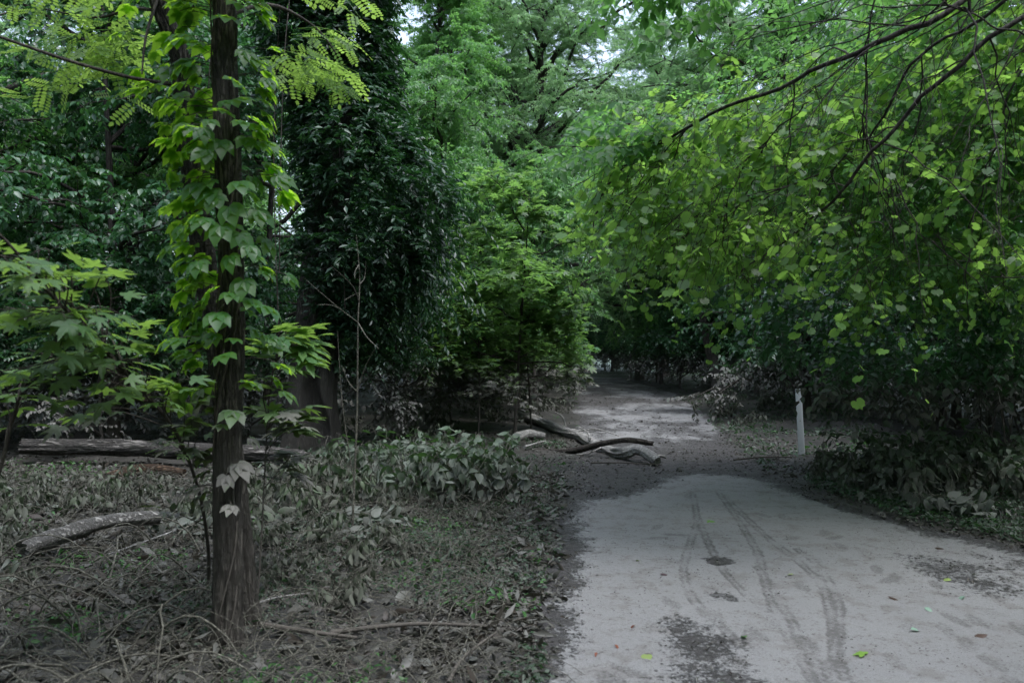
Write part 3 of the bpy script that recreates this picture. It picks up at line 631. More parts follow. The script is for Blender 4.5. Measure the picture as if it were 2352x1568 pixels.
# ---- near maple sapling on the left
def near_maple(name, label, stem, r0, boxes, size, per=5, side=None):
    t = thing(name, label, "tree"); C = spline(stem, 60); wd = tubes(C[None], np.linspace(r0, r0*.4, 60)[None], 8)
    cs = []
    for (u0, u1, v0, v1, d0, d1, n_) in boxes:
        u = u0+(u1-u0)*rng.random(n_); v = v0+(v1-v0)*rng.random(n_); d = d0+(d1-d0)*rng.random(n_); cs.append(np.stack([(u-1176)/FP*d, d, EYE+(790-v)/FP*d], -1))
    e = np.concatenate(cs); i = np.array([np.argmin(np.linalg.norm(C-(p+UP*-.1), axis=1)) for p in e]); i = np.clip(i-3, 0, 59); s_ = C[i]
    Cb = np.stack([spline([a, (a+b_)/2+UP*.03+rng.normal(0, .02, 3), b_], 8) for a, b_ in zip(s_, e)]); Cb[:, 1:] += 0
    wd += tubes(Cb, np.linspace(.004, .0018, 8)[None].repeat(len(Cb), 0), 5, False)
    tt = .45+.55*(np.arange(per)[None]+rng.random((len(e), per)))/per; p, tan = along(Cb, tt)
    sdv = nrm(np.cross(tan, UP))*np.where(np.arange(per) % 2, 1, -1)[None, :, None]; dd = nrm(tan*.7+sdv*.8+rng.normal(0, .2, p.shape)-UP*.12)
    pet = curves(p.reshape(-1, 3), dd.reshape(-1, 3), .06, .2, 3, 0); wd += tubes(pet, np.full((len(pet), 3), .0011), 3, False)
    nn = nrm(UP+rng.normal(0, .2, (len(pet), 3))); lv = place(T_MAPLE, pet[:, -1], dd.reshape(-1, 3)-UP*.1, nn, size*(.65+.6*rng.random(len(pet))), .16*rng.random(len(pet)))
    obj("trunk", wd, M_TWIG, t, smooth=True); obj("crown", [lv], L_MAPN, t); return t
near_maple("maple_sapling", "slender near maple with large light green pointed leaves leaning in from the left", [P(480, 1350, 4.9), P(478, 1250, 4.7), P(455, 1120, 4.4), P(400, 985, 4.0), P(300, 870, 3.7), P(200, 760, 3.4), P(110, 670, 3.1), P(20, 560, 2.9), P(-80, 470, 2.8)], .011,
    [(-20, 110, 560, 640, 2.7, 3.1, 9), (60, 250, 580, 720, 3.0, 3.6, 13), (-20, 180, 700, 800, 3.0, 3.4, 11), (150, 330, 700, 830, 3.2, 3.8, 12), (50, 300, 800, 880, 3.3, 3.8, 11), (230, 430, 830, 950, 3.5, 4.0, 9), (330, 480, 930, 1010, 3.9, 4.2, 5), (120, 260, 900, 960, 3.5, 3.9, 4), (-20, 60, 820, 900, 3.2, 3.6, 3), (350, 520, 1000, 1180, 3.9, 4.4, 4)], .10, per=3)
near_maple("maple_sapling", "small maple with bright drooping leaves just right of the forked trunk", [P(590, 1420, 4.6), P(600, 1250, 4.7), P(610, 1050, 4.8), P(620, 900, 4.8), P(640, 800, 4.8)], .006,
    [(600, 700, 750, 830, 4.6, 5.0, 7), (660, 730, 760, 860, 4.6, 4.9, 6), (590, 700, 860, 960, 4.6, 5.0, 7), (570, 680, 950, 1080, 4.6, 5.0, 6)], .15)
near_maple("maple_sapling", "thin bare stemmed maple at the left frame edge", [P(-10, 1110, 3.6), P(8, 1050, 3.6), P(30, 960, 3.6), P(60, 880, 3.6), P(100, 840, 3.6)], .010,
    [(0, 90, 880, 990, 3.5, 3.8, 4), (60, 140, 830, 900, 3.4, 3.8, 3)], .12, per=3)
# ---- bare sapling
BS = thing("bare_sapling", "thin pale leafless sapling with whip like side twigs in front of the evergreen draped tree", "tree")
C = spline([P(808, 1290, 6.0), P(812, 1150, 6.02), P(820, 950, 6.05), P(822, 750, 6.05), P(826, 640, 6.1), P(818, 540, 6.1)], 50)
tw = []
for (i, u, v) in [(22, 785, 840), (22, 868, 790), (12, 775, 760), (30, 700, 640), (30, 870, 800), (34, 760, 610), (36, 790, 690), (38, 840, 600), (40, 812, 600), (42, 815, 640), (30, 730, 700)]:
    a = C[i]; b_ = P(u, v, 6.0+rng.normal(0, .15)); tw.append(spline([a, (a+b_)/2+rng.normal(0, .02, 3)-UP*.02, b_], 12))
obj("trunk", tubes(C[None], np.linspace(.011, .002, 50)[None], 8), M_STALK, BS, smooth=True)
for t_ in tw: obj("twig", tubes(t_[None], np.linspace(.005, .0015, 12)[None], 5), M_STALK, BS, smooth=True)

# ---- grape hung tree overhanging from the right
lower = np.array([[1340, 460], [1400, 520], [1480, 520], [1600, 540], [1700, 620], [1780, 560], [1850, 510], [1920, 560], [2000, 670], [2150, 610], [2352, 600], [2700, 640]])
GT = thing("overhanging_tree", "leaning tree whose long dark branches sweep down from the upper right corner", "tree")
limbs = [([P(3000, -300, 5.2), P(2600, -120, 4.9), P(2352, 30, 4.7), P(2130, 210, 4.9), P(1960, 400, 5.3), P(1850, 520, 5.8), P(1700, 620, 6.3)], .032),
         ([P(2900, -420, 5.0), P(2400, -140, 4.7), P(2200, 10, 4.6), P(1980, 110, 4.8), P(1780, 200, 5.4), P(1560, 300, 6.1), P(1400, 420, 6.7), P(1360, 520, 6.9)], .034),
         ([P(2500, -200, 4.5), P(2300, 20, 4.6), P(2120, 130, 5.0), P(1980, 330, 5.6), P(1840, 420, 6.2), P(1640, 500, 6.7), P(1450, 640, 7.1)], .018),
         ([P(2600, 200, 4.8), P(2440, 120, 4.6), P(2250, 40, 4.5), P(2170, 0, 4.5), P(2080, -120, 4.5)], .012),
         ([P(2060, -200, 4.8), P(1990, 160, 5.2), P(1990, 360, 5.5), P(2060, 500, 5.8), P(2230, 600, 6.2), P(2320, 680, 6.5)], .009),
         ([P(2500, 0, 6.0), P(2352, 150, 6.0), P(2280, 350, 6.2), P(2220, 600, 6.5), P(2230, 760, 6.8)], .016),
         ([P(1980, 250, 5.4), P(2020, 370, 5.5), P(2090, 470, 5.6), P(2180, 560, 5.9), P(2300, 640, 6.2)], .008),
         ([P(1860, 230, 5.2), P(1700, 400, 5.8), P(1640, 560, 6.2), P(1620, 690, 6.4)], .008)]
wd = []; LC = []
for pts, r in limbs: c = spline(pts, 40); c = c+np.stack([fbm(np.arange(40)[:, None]*.22+np.array([[k*3.1, r*99, 5.]]), 3) for k in range(3)], -1)*.05; LC.append(c); wd += tubes(c[None], np.linspace(r*.68, r*.18, 40)[None], 9)
LCa = np.stack(LC); t2 = .12+.88*rng.random((len(LC), 13)); p2, ta = along(LCa, t2)
d2 = ta*.8+rng.normal(0, .5, p2.shape)+np.array([-.15, .1, -.25]); C2 = curves(p2.reshape(-1, 3), d2.reshape(-1, 3), .5+1.1*rng.random(p2.shape[0]*13), .28, 10, .02)
def pv(C): return 790-(C[:, -1, 2]-EYE)/C[:, -1, 1]*FP, 1176+C[:, -1, 0]/C[:, -1, 1]*FP
v_, u_ = pv(C2); C2 = C2[v_ < np.interp(u_, lower[:, 0], lower[:, 1])+110]
wd += tubes(C2, np.linspace(.006, .0018, 10)[None].repeat(len(C2), 0), 5, False)
t3 = .2+.8*rng.random((len(C2), 4)); p3, ta3 = along(C2, t3); C3b = curves(p3.reshape(-1, 3), (ta3+rng.normal(0, .7, p3.shape)).reshape(-1, 3), .2+.5*rng.random(len(C2)*4), .2, 5, .05)
v_, u_ = pv(C3b); C3b = C3b[v_ < np.interp(u_, lower[:, 0], lower[:, 1])+110]
wd += tubes(C3b, np.linspace(.003, .001, 5)[None].repeat(len(C3b), 0), 4, False)
base = [np.array([6.9, 6.3, -.2]), np.array([6.7, 6.2, 1.2]), np.array([6.3, 5.9, 2.6]), P(3000, -300, 5.2)]
wd += tubes(spline(base, 20)[None], np.linspace(.17, .06, 20)[None], 14)
obj("trunk", wd, M_BARKF, GT, smooth=True)
GV = thing("grape_vine", "broad curtain of bright backlit grape leaves hanging over the right bank", "vine")
upper = np.array([[1340, 480], [1380, 350], [1480, 260], [1650, 210], [1800, 140], [1950, 60], [2100, -40], [2352, -150], [2700, -300]])
def curtain(N, d0, d1, thin=.0):
    u = 1360+1250*rng.random(N)**.85; lo = np.interp(u, lower[:, 0], lower[:, 1]); up = np.interp(u, upper[:, 0], upper[:, 1]); v = up+(lo-up)*rng.random(N)
    d = d0+(d1-d0)*rng.random(N)+.0016*np.maximum(1900-u, 0)*.8
    c = np.stack([(u-1176)/FP*d, d, EYE+(790-v)/FP*d], -1); keep = fbm(c*1.3+3, 3) > thin; return c[keep]
c = curtain(3600, 5.4, 9.4, .02); n_ = len(c)
Cg = curves(c, rng.normal(0, .5, (n_, 3))+np.array([-.5, -.1, -.5]), .5*(.5+rng.random(n_)), .5, 5, .04)
gl = [leaves(Cg, 10, T_GRAPE, .058, droop=.35, tilt=.5, fwd=.5, sv=.45)]
obj("leaves", gl, L_GRAPE, GV); obj("stem", tubes(Cg, np.linspace(.0028, .0012, 5)[None].repeat(n_, 0), 4, False), M_TWIG, GV)
# box elder foliage of the overhanging tree (upper right and over the path top)
C1, l1 = sprays_at([(2050, 2450, 60, 420, 6.5, 8.5, 130, -1), (2150, 2500, 350, 700, 7.0, 9.0, 90, -1), (1850, 2450, -250, 60, 5.5, 8.5, 120, -1), (1600, 1760, -120, 90, 5.2, 6.0, 26, -1), (1460, 1620, -160, 10, 5.2, 6.0, 16, -1), (1380, 1480, 230, 420, 6.6, 7.2, 12, -1), (1420, 1560, 240, 330, 6.2, 6.8, 14, -1)], T_TRIO, .15, .5, 9, .35, .55, .35)
cb = curtain(1500, 7.0, 10.2, -.1); nb = len(cb); Cb_ = curves(cb, rng.normal(0, .5, (nb, 3))+np.array([-.5, -.2, -.2]), .55*(.5+rng.random(nb)), .4, 4, .04)
obj("crown", [l1, leaves(Cb_, 11, T_TRIO, .115, droop=.4, tilt=.4)], L_BOX, GT)
# darker leafy mass under the curtain on the right bank
def bank_thicket():
    t = thing("thicket_shrub", "dense dark shrub with glossy leaves under the grape curtain above the right bank", "shrub")
    N = 1700; u = 1780+760*rng.random(N); top = 560+0*u; low = np.interp(u, [1720, 1800, 1950, 2100, 2352, 2520], [860, 880, 900, 880, 880, 900]); v = top+(low-top)*rng.random(N)**.8; d = 8.2+2.6*rng.random(N)
    c = np.stack([(u-1176)/FP*d, d, EYE+(790-v)/FP*d], -1); uu = 1176+c[:, 0]/c[:, 1]*FP; c = c[(fbm(c*1.1, 3) > -.1) & ~((uu < 1900) & (c[:, 2] < 1.55))]; n_ = len(c)
    Cs = curves(c, rng.normal(0, .5, (n_, 3))+np.array([-.4, -.3, -.1]), .45*(.5+rng.random(n_)), .35, 4, .04)
    obj("crown", [leaves(Cs, 9, T_OVATE, .095, droop=.45, tilt=.35)], L_DARK, t)
    n2 = 60; bs = np.stack([5.3+4.0*rng.random(n2), 8.8+2.2*rng.random(n2), 0*np.arange(n2)], -1); ca = []
    for b_ in bs: e = c[rng.integers(n_)]; e = np.array([b_[0]+rng.normal(0, .5), b_[1]+rng.normal(0, .4), min(e[2], 3)+.5]); ca.append(spline([b_-UP*.1, (b_+e)/2+rng.normal(0, .15, 3), e], 14))
    obj("trunk", tubes(np.stack(ca), np.linspace(.014, .005, 14)[None].repeat(n2, 0)*(0.5+rng.random((n2, 1))), 6)+tubes(Cs, np.full((n_, 4), .0025), 3, False), M_TWIG, t, smooth=True)
bank_thicket()
# ---- leaning trunk by the mid path
LT = thing("leaning_tree", "tree with a grey trunk leaning left beside the right edge of the path", "tree", (6.45, 24.5, 0))
C = np.array([[0, 0, -.3], [-.15, 0, .6], [-.5, 0, 2.0], [-.75, .1, 3.6], [-.9, .2, 6.0], [-1.0, .2, 8.5]]); wdd, lvv = crown(spline(C, 14), 2.6, 8.5, 2.6, 20, 7, 7, 12, .14, T_TRIO, limb_r=.05)
obj("trunk", trunk_part(C, .2)+wdd, M_BARKF, LT, smooth=True); obj("crown", lvv, L_BOX, LT)

# ------------------------------------------------------------------ logs, limb, post
def log_mesh(pts, r0, r1, sides=26, n=120, knot=.12, hollow=False, seed=0):
    C = spline(pts, n); s = np.linspace(0, 1, n); R = (r0*(1-s)+r1*s)*(1+.16*fbm(np.stack([s*9+seed, 0*s, 0*s], -1), 2))
    parts = tubes(C[None], R[None], sides, False); V, F = parts[0]; th = np.tile(np.arange(sides)/sides*2*math.pi, n); ss = np.repeat(s, sides)
    rad = nrm(V-np.repeat(C, sides, 0)); Ltot = np.linalg.norm(np.diff(C, axis=0), axis=1).sum()
    b1 = fbm(np.stack([np.cos(th)*3, np.sin(th)*3, ss*Ltot*3+seed], -1), 4); V = V+rad*(b1*np.repeat(R, sides)*knot*1.6)[:, None]
    out = [(V, F)]
    for k, e in ((0, 1), (n-1, -1)):      # broken, splintered ends
        ring = V[k*sides:(k+1)*sides].copy(); T = nrm(C[min(k+1, n-1)]-C[max(k-1, 0)])*e
        V[k*sides:(k+1)*sides] -= T*(rng.random(sides)*R[k]*.7)[:, None]; ring = V[k*sides:(k+1)*sides]
        ctr = C[k]+T*R[k]*.25; VV = np.concatenate([ring, [ctr]]); j = np.arange(sides); FF = np.stack([j, (j+1) % sides, np.full(sides, sides)], -1)
        out.append((VV, FF[:, ::-1] if k == 0 else FF))
    return out
def g(u, v): q = G(u, v); return np.append(q, max(0., float(ground_z(q[:1], q[1:])[0])))
big = [g(60, 1090)+UP*.20, g(200, 1089)+UP*.21, g(350, 1092)+UP*.19, g(480, 1096)+UP*.17, g(640, 1099)+UP*.15, g(700, 1103)+UP*.12]
o = obj("fallen_log", log_mesh(big, .10, .088, n=260, sides=48, knot=.2), bark_mat("weathered_log_bark", (.11, .10, .09), (.20, .185, .165), (3, 16, 16), 1.0, mud=False, dist=.02), None, smooth=True); tag(o, "long grey fallen log lying behind the forked tree across the left bank", "log", "fallen logs")
o = obj("fallen_log", log_mesh([g(60, 1352)+UP*.12, g(150, 1328)+UP*.18, g(250, 1300)+UP*.20, g(360, 1276)+UP*.17], .06, .045, seed=4, n=160, knot=.2), bark_mat("split_log_bark", (.24, .225, .20), (.38, .36, .33), (4, 16, 16), 1.0, mud=False, dist=.015), None, smooth=True); tag(o, "short split grey log lying in weeds at lower left", "log", "fallen logs")
o = obj("fallen_log", log_mesh([g(1185, 1020)+UP*.05, g(1215, 1014)+UP*.09, g(1245, 1012)+UP*.07], .08, .06, seed=7, n=50), M_DEAD, None, smooth=True); tag(o, "stubby log chunk left of the broken limb", "log", "fallen logs")
o = obj("fallen_log", log_mesh([g(250, 1135)+UP*.05, g(330, 1120)+UP*.08, g(420, 1122)+UP*.06], .07, .05, seed=9, n=60), bark_mat("rotten_wood", (.07, .04, .022), (.12, .08, .05), (6, 14, 14), .9, mud=False), None, smooth=True); tag(o, "rotten orange brown log piece under the long grey log", "log", "fallen logs")
BL = thing("broken_limb", "thick crooked pale limb fallen across the left half of the path", "branch")
lp = [P(1195, 948, 16.5), P(1240, 968, 15.3), P(1290, 989, 13.9), P(1330, 1001, 13.2), P(1365, 1021, 12.2), P(1400, 1035, 11.6), P(1432, 1041, 11.1), P(1462, 1033, 10.9), P(1485, 1040, 10.7), P(1508, 1057, 10.5)]
obj("limb", log_mesh(lp, .09, .062, n=260, sides=36, seed=2, knot=.24), M_DEAD, BL, smooth=True)
for pts, r in [([g(1440, 1050)+UP*.09, g(1470, 1050)+UP*.05, g(1525, 1052)+UP*.03], .03), ([g(1300, 1003)+UP*.15, g(1292, 985)+UP*.22, g(1275, 975)+UP*.25], .02), ([g(1355, 1030)+UP*.15, g(1350, 1022)+UP*.2, g(1330, 1018)+UP*.26], .018), ([P(1330, 990, 13.1), P(1370, 985, 12.9), P(1420, 1000, 12.6)], .014), ([P(1385, 1025, 11.8), P(1350, 1040, 11.3), P(1300, 1046, 11.1)], .012)]:
    obj("stub", log_mesh(pts, r, r*.5, n=24, sides=12), M_DEAD, BL, smooth=True)
o = obj("fallen_branch", log_mesh([P(1225, 1037, 11.9), P(1310, 1035, 11.6), P(1380, 1019, 11.3), P(1440, 1010, 11.1), P(1498, 1018, 11.0)], .045, .035, n=90, sides=16, seed=5), bark_mat("dark_branch_bark", (.06, .05, .042), (.10, .088, .075), (8, 14, 14), .7, mud=False), None, smooth=True); tag(o, "dark straight branch resting across the crooked limb", "branch", "fallen branches")
for i, (a, b_, r, lab) in enumerate([((1205, 1040), (1252, 1026), .025, "pale short stick beside the stubby log chunk"), ((1358, 1070), (1520, 1076), .014, "thin stick under the broken end of the crooked limb"), ((1685, 1063), (1818, 1058), .016, "straight stick lying in mud left of the white post"),
        ((760, 1490), (1120, 1468), .018, "long dark stick on the ground near the path at the bottom"), ((600, 1480), (820, 1500), .02, "dark stick at the foot of the forked tree"), ((1030, 1590), (1140, 1480), .014, "curved stick in litter left of the near path"),
        ((560, 1450), (720, 1400), .010, "pale thin stick leaning against the forked trunk base"), ((590, 1035), (690, 1050), .03, "grey stick lying on the long fallen log"), ((2050, 1062), (2352, 1056), .04, "dark branch lying low behind the right bank plants"), ((470, 1230), (250, 1330), .012, "slim pale stick lying over the short split log")]):
    A, B = g(*a), g(*b_); m_ = (A+B)/2+np.array([rng.normal(0, .04), rng.normal(0, .04), .05]); o = obj("stick", tubes(spline([A+UP*(r+.03), m_+UP*r, B+UP*(r+.04)], 16)[None], (np.linspace(1, .5, 16)*r*.8)[None], 9), M_DEAD if 'pale' in lab or 'grey' in lab else M_TWIG, None, smooth=True); tag(o, lab, "stick", "sticks on the ground")
# marker post: flat channel section with folded edges and bolt holes
def post():
    t = thing("marker_post", "slim pale grey metal marker post leaning slightly in wilted plants on the right bank", "post", tuple(G(1842, 1046))+(0,)); t.rotation_euler = (0, math.radians(-3), math.radians(-8))
    prof = np.array([(-.043, 0), (-.043, .016), (-.038, .018), (-.036, .004), (.036, .004), (.038, .018), (.043, .016), (.043, 0), (.030, -.003), (-.030, -.003)]); n = len(prof); z = [-.3, .95, .962]; sc = [1, 1, .93]
    V = np.array([(x*s_, y, zz) for zz, s_ in zip(z, sc) for x, y in prof]); F = [[k*n+i, k*n+(i+1) % n, (k+1)*n+(i+1) % n, (k+1)*n+i] for k in range(2) for i in range(n)]
    m, nt = new_mat("galvanised_post"); b = NB(nt); tc = b.n("ShaderNodeTexCoord"); nn = b.noise(9, tc.outputs['Object'], 5); zc = b.n("ShaderNodeSeparateXYZ", {0: tc.outputs['Object']}).outputs[2]
    col = b.mix(nn, (.56, .61, .66, 1), (.68, .72, .76, 1)); col = b.mix(b.math('MULTIPLY', b.ramp(b.math('ADD', zc, b.math('MULTIPLY', nn, .6)), 1.0, .3), .2), col, (.32, .31, .30, 1))
    pr = b.n("ShaderNodeBsdfPrincipled", {'Base Color': col, 'Roughness': .55, 'Metallic': .15}); nt.links.new(pr.outputs[0], b.n("ShaderNodeOutputMaterial").inputs[0])
    cap = [list(range(2*n, 3*n))]
    obj("panel", [(V, np.array(F)), (V, np.array(cap))], m, t)
    for zz in (.88, .78, .5): obj("bolt", tubes(np.array([[(0, -.001, zz), (0, -.007, zz)]]), np.array([[.006, .005]]), 8), M_BARKF, t)
post()

# ------------------------------------------------------------------ wilted plants
def wilt_plant(name, seed, h, stems, mat, per=9, size=.12, spread=.5, tmpl=T_WILT, hang=1.0, group=None):
    t = thing(name, "", "plant", group=group); s = np.zeros((stems, 3)); s[:, :2] = rng.normal(0, .06, (stems, 2)); s[:, 2] = -.05
    az = rng.random(stems)*6.28; d = np.stack([np.cos(az)*spread, np.sin(az)*spread, np.ones(stems)], -1); L = h*(.65+.45*rng.random(stems)); C = curves(s, d, L, .28, 9, .02)
    p, tan = along(C, .25+.75*(np.arange(per)[None]+rng.random((stems, per)))/per); q = p.reshape(-1, 3); q = np.repeat(q, 2, 0); a = rng.random(len(q))*6.28
    out = np.stack([np.cos(a), np.sin(a), .1+0*a], -1); pet = curves(q, out, .05+.05*rng.random(len(q)), .5, 3, 0)
    dd = nrm(out*(.75-.45*hang)+rng.normal(0, .35, out.shape)-UP*hang*rng.uniform(.5, 1.3, (len(q), 1))); nn = nrm(out+UP*(.25+.9*(1-hang))+rng.normal(0, .4, out.shape))
    lv = place(tmpl, pet[:, -1], dd, nn, size*(.55+.65*rng.random(len(q))), rng.normal(.1, .5, len(q)))
    obj("stem", tubes(C, np.linspace(.005, .002, 9)[None].repeat(stems, 0), 5)+tubes(pet, np.full((len(pet), 3), .0013), 3, False), M_STALK, t, smooth=True); obj("leaves", [lv], mat, t); return t
WP = [wilt_plant("wilted_plant", 1, .85, 6, L_WILT, 9, .13), wilt_plant("wilted_plant", 2, .7, 5, L_WILT, 9, .145, .7), wilt_plant("wilted_plant", 3, 1.0, 7, L_WILT, 9, .12, .45), wilt_plant("wilted_plant", 4, .6, 7, L_WILTG, 7, .12, .8, T_HEART, .4)]
GP = [wilt_plant("drooping_plant", 5, 1.15, 9, L_WILTG, 8, .12, .5, T_HEART, .55), wilt_plant("drooping_plant", 6, 1.05, 9, L_WILTG, 8, .115, .6, T_HEART, .7)]
ORD = ['first']+'second third fourth fifth sixth seventh eighth ninth tenth eleventh twelfth thirteenth fourteenth fifteenth sixteenth seventeenth eighteenth nineteenth twentieth'.split()+['twenty-'+x for x in 'first second third fourth fifth sixth seventh eighth ninth'.split()]+['thirtieth']+['thirty-'+x for x in 'first second third fourth fifth sixth seventh eighth ninth'.split()]+['fortieth']+['forty-'+x for x in 'first second third fourth fifth sixth seventh eighth ninth'.split()]
def scatter(protos, n_, ubox, vbox, label, group, smin=.75, smax=1.2, mind=.18, zones=None, vtop=0):
    used = []; k = 0; tries = 0
    while k < n_ and tries < 5000:
        tries += 1
        u = rng.uniform(*ubox); v = 1/rng.uniform(1/(vbox[1]-790), 1/(vbox[0]-790))+790; q = G(u, v)
        if sdist(np.array([q[0]]), np.array([q[1]]), PATH_POLY)[0] < .35: continue
        if zones and not zones(u, v): continue
        if any(np.hypot(*(q-x)) < mind for x in used): continue
        if np.hypot(q[0]-A0[0], q[1]-4.1) < .35: continue
        used.append(q); k += 1
    used.sort(key=lambda q: q[0]/q[1]); W_ = ORD
    for i, q in enumerate(used):
        pr = protos[rng.integers(len(protos))]; sc = min(rng.uniform(smin, smax), max(.22, (EYE-(vtop-790)/FP*q[1])/.85*rng.uniform(.8, 1.15))) if vtop else rng.uniform(smin, smax); put(pr, q[0], q[1], rng.random()*6.28, sc, label+", "+W_[i]+" from the left of its cluster", group)
scatter(WP+[WP[3]], 44, (-60, 660), (1135, 1260), "wilted grey plant below the long log", "wilted plants below the long log", .7, 1.05, vtop=1040, zones=lambda u, v: not (60 < u < 390 and v > 1215))
scatter(WP, 16, (-60, 640), (1103, 1135), "low wilted plant in front of the long log", "low plants at the long log", .3, .4, vtop=1085)
scatter(WP, 12, (-80, 50), (1220, 1400), "wilted plant beside the short split log", "wilted plants by the short log", .5, .8)
scatter(WP, 26, (600, 860), (1110, 1260), "wilted grey plant before the hollow trunk", "wilted plants in front of the hollow trunk", .7, 1.05, vtop=985)
scatter(WP, 20, (590, 980), (1240, 1420), "flattened wilted plant by the forked trunk", "low wilted plants by the forked trunk", .35, .65)
scatter(GP, 10, (870, 1010), (1120, 1185), "half green drooping plant left of the muddy edge", "drooping plants left of the path", .72, .9, .2)
scatter(GP, 12, (990, 1140), (1105, 1180), "big leaved drooping plant by the path", "drooping plants by the path", .75, .95, .2)
scatter(WP, 12, (840, 1150), (1170, 1230), "low wilted plant below the drooping clump", "wilted plants below the clump", .35, .6)
scatter(WP, 14, (1770, 1960), (1062, 1110), "wilted tan plant around the white marker post", "wilted plants at the marker post", .38, .55, .15, zones=lambda u, v: not (1800 < u < 1865 and v > 1040))
scatter(WP+GP[:1], 20, (1960, 2150), (1080, 1150), "mud dusted plant right of the white post", "leafy plants on the right bank", .6, .85)
scatter(GP+WP, 20, (2130, 2450), (1090, 1190), "tall leafy plant at the right frame edge", "leafy plants at the right edge", .75, 1.1)
scatter(WP, 14, (1080, 1300), (925, 985), "small wilted plant under the young maples", "wilted plants under the maples", .6, .9, .3)
scatter(WP, 14, (1600, 1780), (925, 985), "small wilted plant right of the mid path", "wilted plants on the right of the mid path", .5, .8, .3)
scatter(WP, 14, (760, 1180), (960, 1060), "dark wilted plant behind the drooping clump", "wilted plants behind the clump", .5, .9, .3)

# ------------------------------------------------------------------ litter, ground cover, stalks, crumbs
def ground_pts(n_, ubox, vbox, dens=None, out=True, margin=.0):
    u = rng.uniform(ubox[0], ubox[1], n_); w_ = rng.random(n_); v = 1/((1-w_)/(vbox[0]-790)+w_/(vbox[1]-790))+790
    d = EYE*FP/(v-790); x = (u-1176)/FP*d; s_ = sdist(x, d, PATH_POLY); k = (s_+.1*fbm(xy3(x*4, d*4)) > margin) if out else (s_ < -.02)
    if dens is not None: k &= rng.random(n_) < dens(x, d)
    x, d = x[k], d[k]; return x, d, ground_z(x, d)
def litter_on(n_, ubox, vbox, tmpl, size, dens):
    x, y, _ = ground_pts(n_, ubox, vbox, dens, out=False); m_ = len(x); a = rng.random(m_)*6.28
    return place(tmpl, np.stack([x, y, .012+.012*rng.random(m_)], -1), np.stack([np.cos(a), np.sin(a), 0*a+.05], -1), nrm(UP+rng.normal(0, .4, (m_, 3))), size*(1+rng.normal(0, .5, m_)).clip(.3, 2), rng.normal(.2, .4, m_))
def litter(n_, ubox, vbox, tmpl, size, dens=None, tilt=.5, lift=.02, margin=.0, sv=.4):
    x, y, z = ground_pts(n_, ubox, vbox, dens, margin=margin); m_ = len(x); z = np.maximum(z, .006); a = rng.random(m_)*6.28
    d = np.stack([np.cos(a), np.sin(a), rng.normal(0, .25, m_)], -1); n = nrm(UP+rng.normal(0, tilt, (m_, 3)))
    return place(tmpl, np.stack([x, y, z+lift*rng.random(m_)], -1), d, n, size*(1+rng.normal(0, sv, m_)).clip(.3, 2), rng.normal(.2, .5, m_))
cov = lambda x, y: smooth(fbm(xy3(x*1.3, y*1.3, 3), 3), -.35, .25)
cov2 = lambda x, y: smooth(fbm(xy3(x*2.3, y*2.3, 8), 3), -.2, .25)
edge = lambda x, y: (lambda q: (1-smooth(q, .5, 1.1))*smooth(q+.25*fbm(xy3(x*2, y*2, 1)), -.15, .1)*(.35+.65*cov2(x, y)))(sdist(x, y, PATH_POLY))
tag(obj("leaf_litter", [litter(9000, (-120, 1290), (1090, 1800), T_WILT, .05, cov, .9, .03), litter(14000, (-120, 1290), (1090, 1800), T_NARROW, .075, cov, .9, .05), litter(5000, (-120, 1290), (1090, 1800), T_GRAPE, .035, cov2, .8, .03), litter(26000, (-120, 1300), (1000, 1800), T_RHOMB, .04, cov2, .6, .02), litter(9000, (1750, 2700), (1000, 1400), T_WILT, .05, cov, .6, .02), litter(9000, (1050, 2600), (860, 1010), T_RHOMB, .06, cov2, .6, .02), litter_on(30000, (1200, 2500), (900, 1200), T_RHOMB, .035, lambda x, y: (path_attr(x, y)[0]*1.3-.5)*cov2(x, y)), litter_on(26000, (1200, 2500), (1150, 1750), T_RHOMB, .022, lambda x, y: .9*(path_attr(x, y)[0]-.45)), litter(60000, (900, 2400), (1000, 1700), T_RHOMB, .03, edge, .7, .02, -.16), litter(9000, (900, 2400), (1000, 1700), T_WILT, .045, edge, .7, .02, -.1),
    litter(800, (-120, 1000), (1150, 1800), T_WILT, .085, None, .9, .06), litter(500, (-120, 900), (1200, 1800), T_MAPLE, .08, None, .6, .05)], L_LIT), "grey mud coated dead leaves covering the forest floor", None, kind="stuff")
tag(obj("ground_cover", [litter(32000, (0, 1290), (1150, 1800), T_OVATE, .028, lambda x, y: cov(x+5, y)*smooth(x+1.9, -1, .4), .45, .05), litter(34000, (1850, 2900), (1090, 1480), T_OVATE, .038, None, .5, .07, .14), litter(12000, (600, 1300), (1020, 1300), T_OVATE, .04, cov2, .5, .08), litter(9000, (1560, 2000), (900, 1080), T_RHOMB, .06, cov, .5, .06)], L_COV), "low grey green ground cover at the path edges", None, kind="stuff")
L_WEED = leaf_mat("weed_leaf", (.03, .10, .025), (.07, .16, .045), (.12, .34, .05), .5, .4, .3, mud=False)
wd_ = lambda x, y: smooth(fbm(xy3(x*1.7, y*1.7, 21), 3), .05, .4)*.9
tag(obj("weeds", [litter(15000, (-120, 1290), (1090, 1800), T_OVATE, .034, wd_, .5, .08), litter(5000, (1750, 2800), (1000, 1400), T_OVATE, .04, wd_, .5, .08), litter(2500, (1150, 2200), (880, 1100), T_OVATE, .06, wd_, .5, .06)], L_WEED), "patches of small fresh green weeds on the mud", None, kind="stuff")
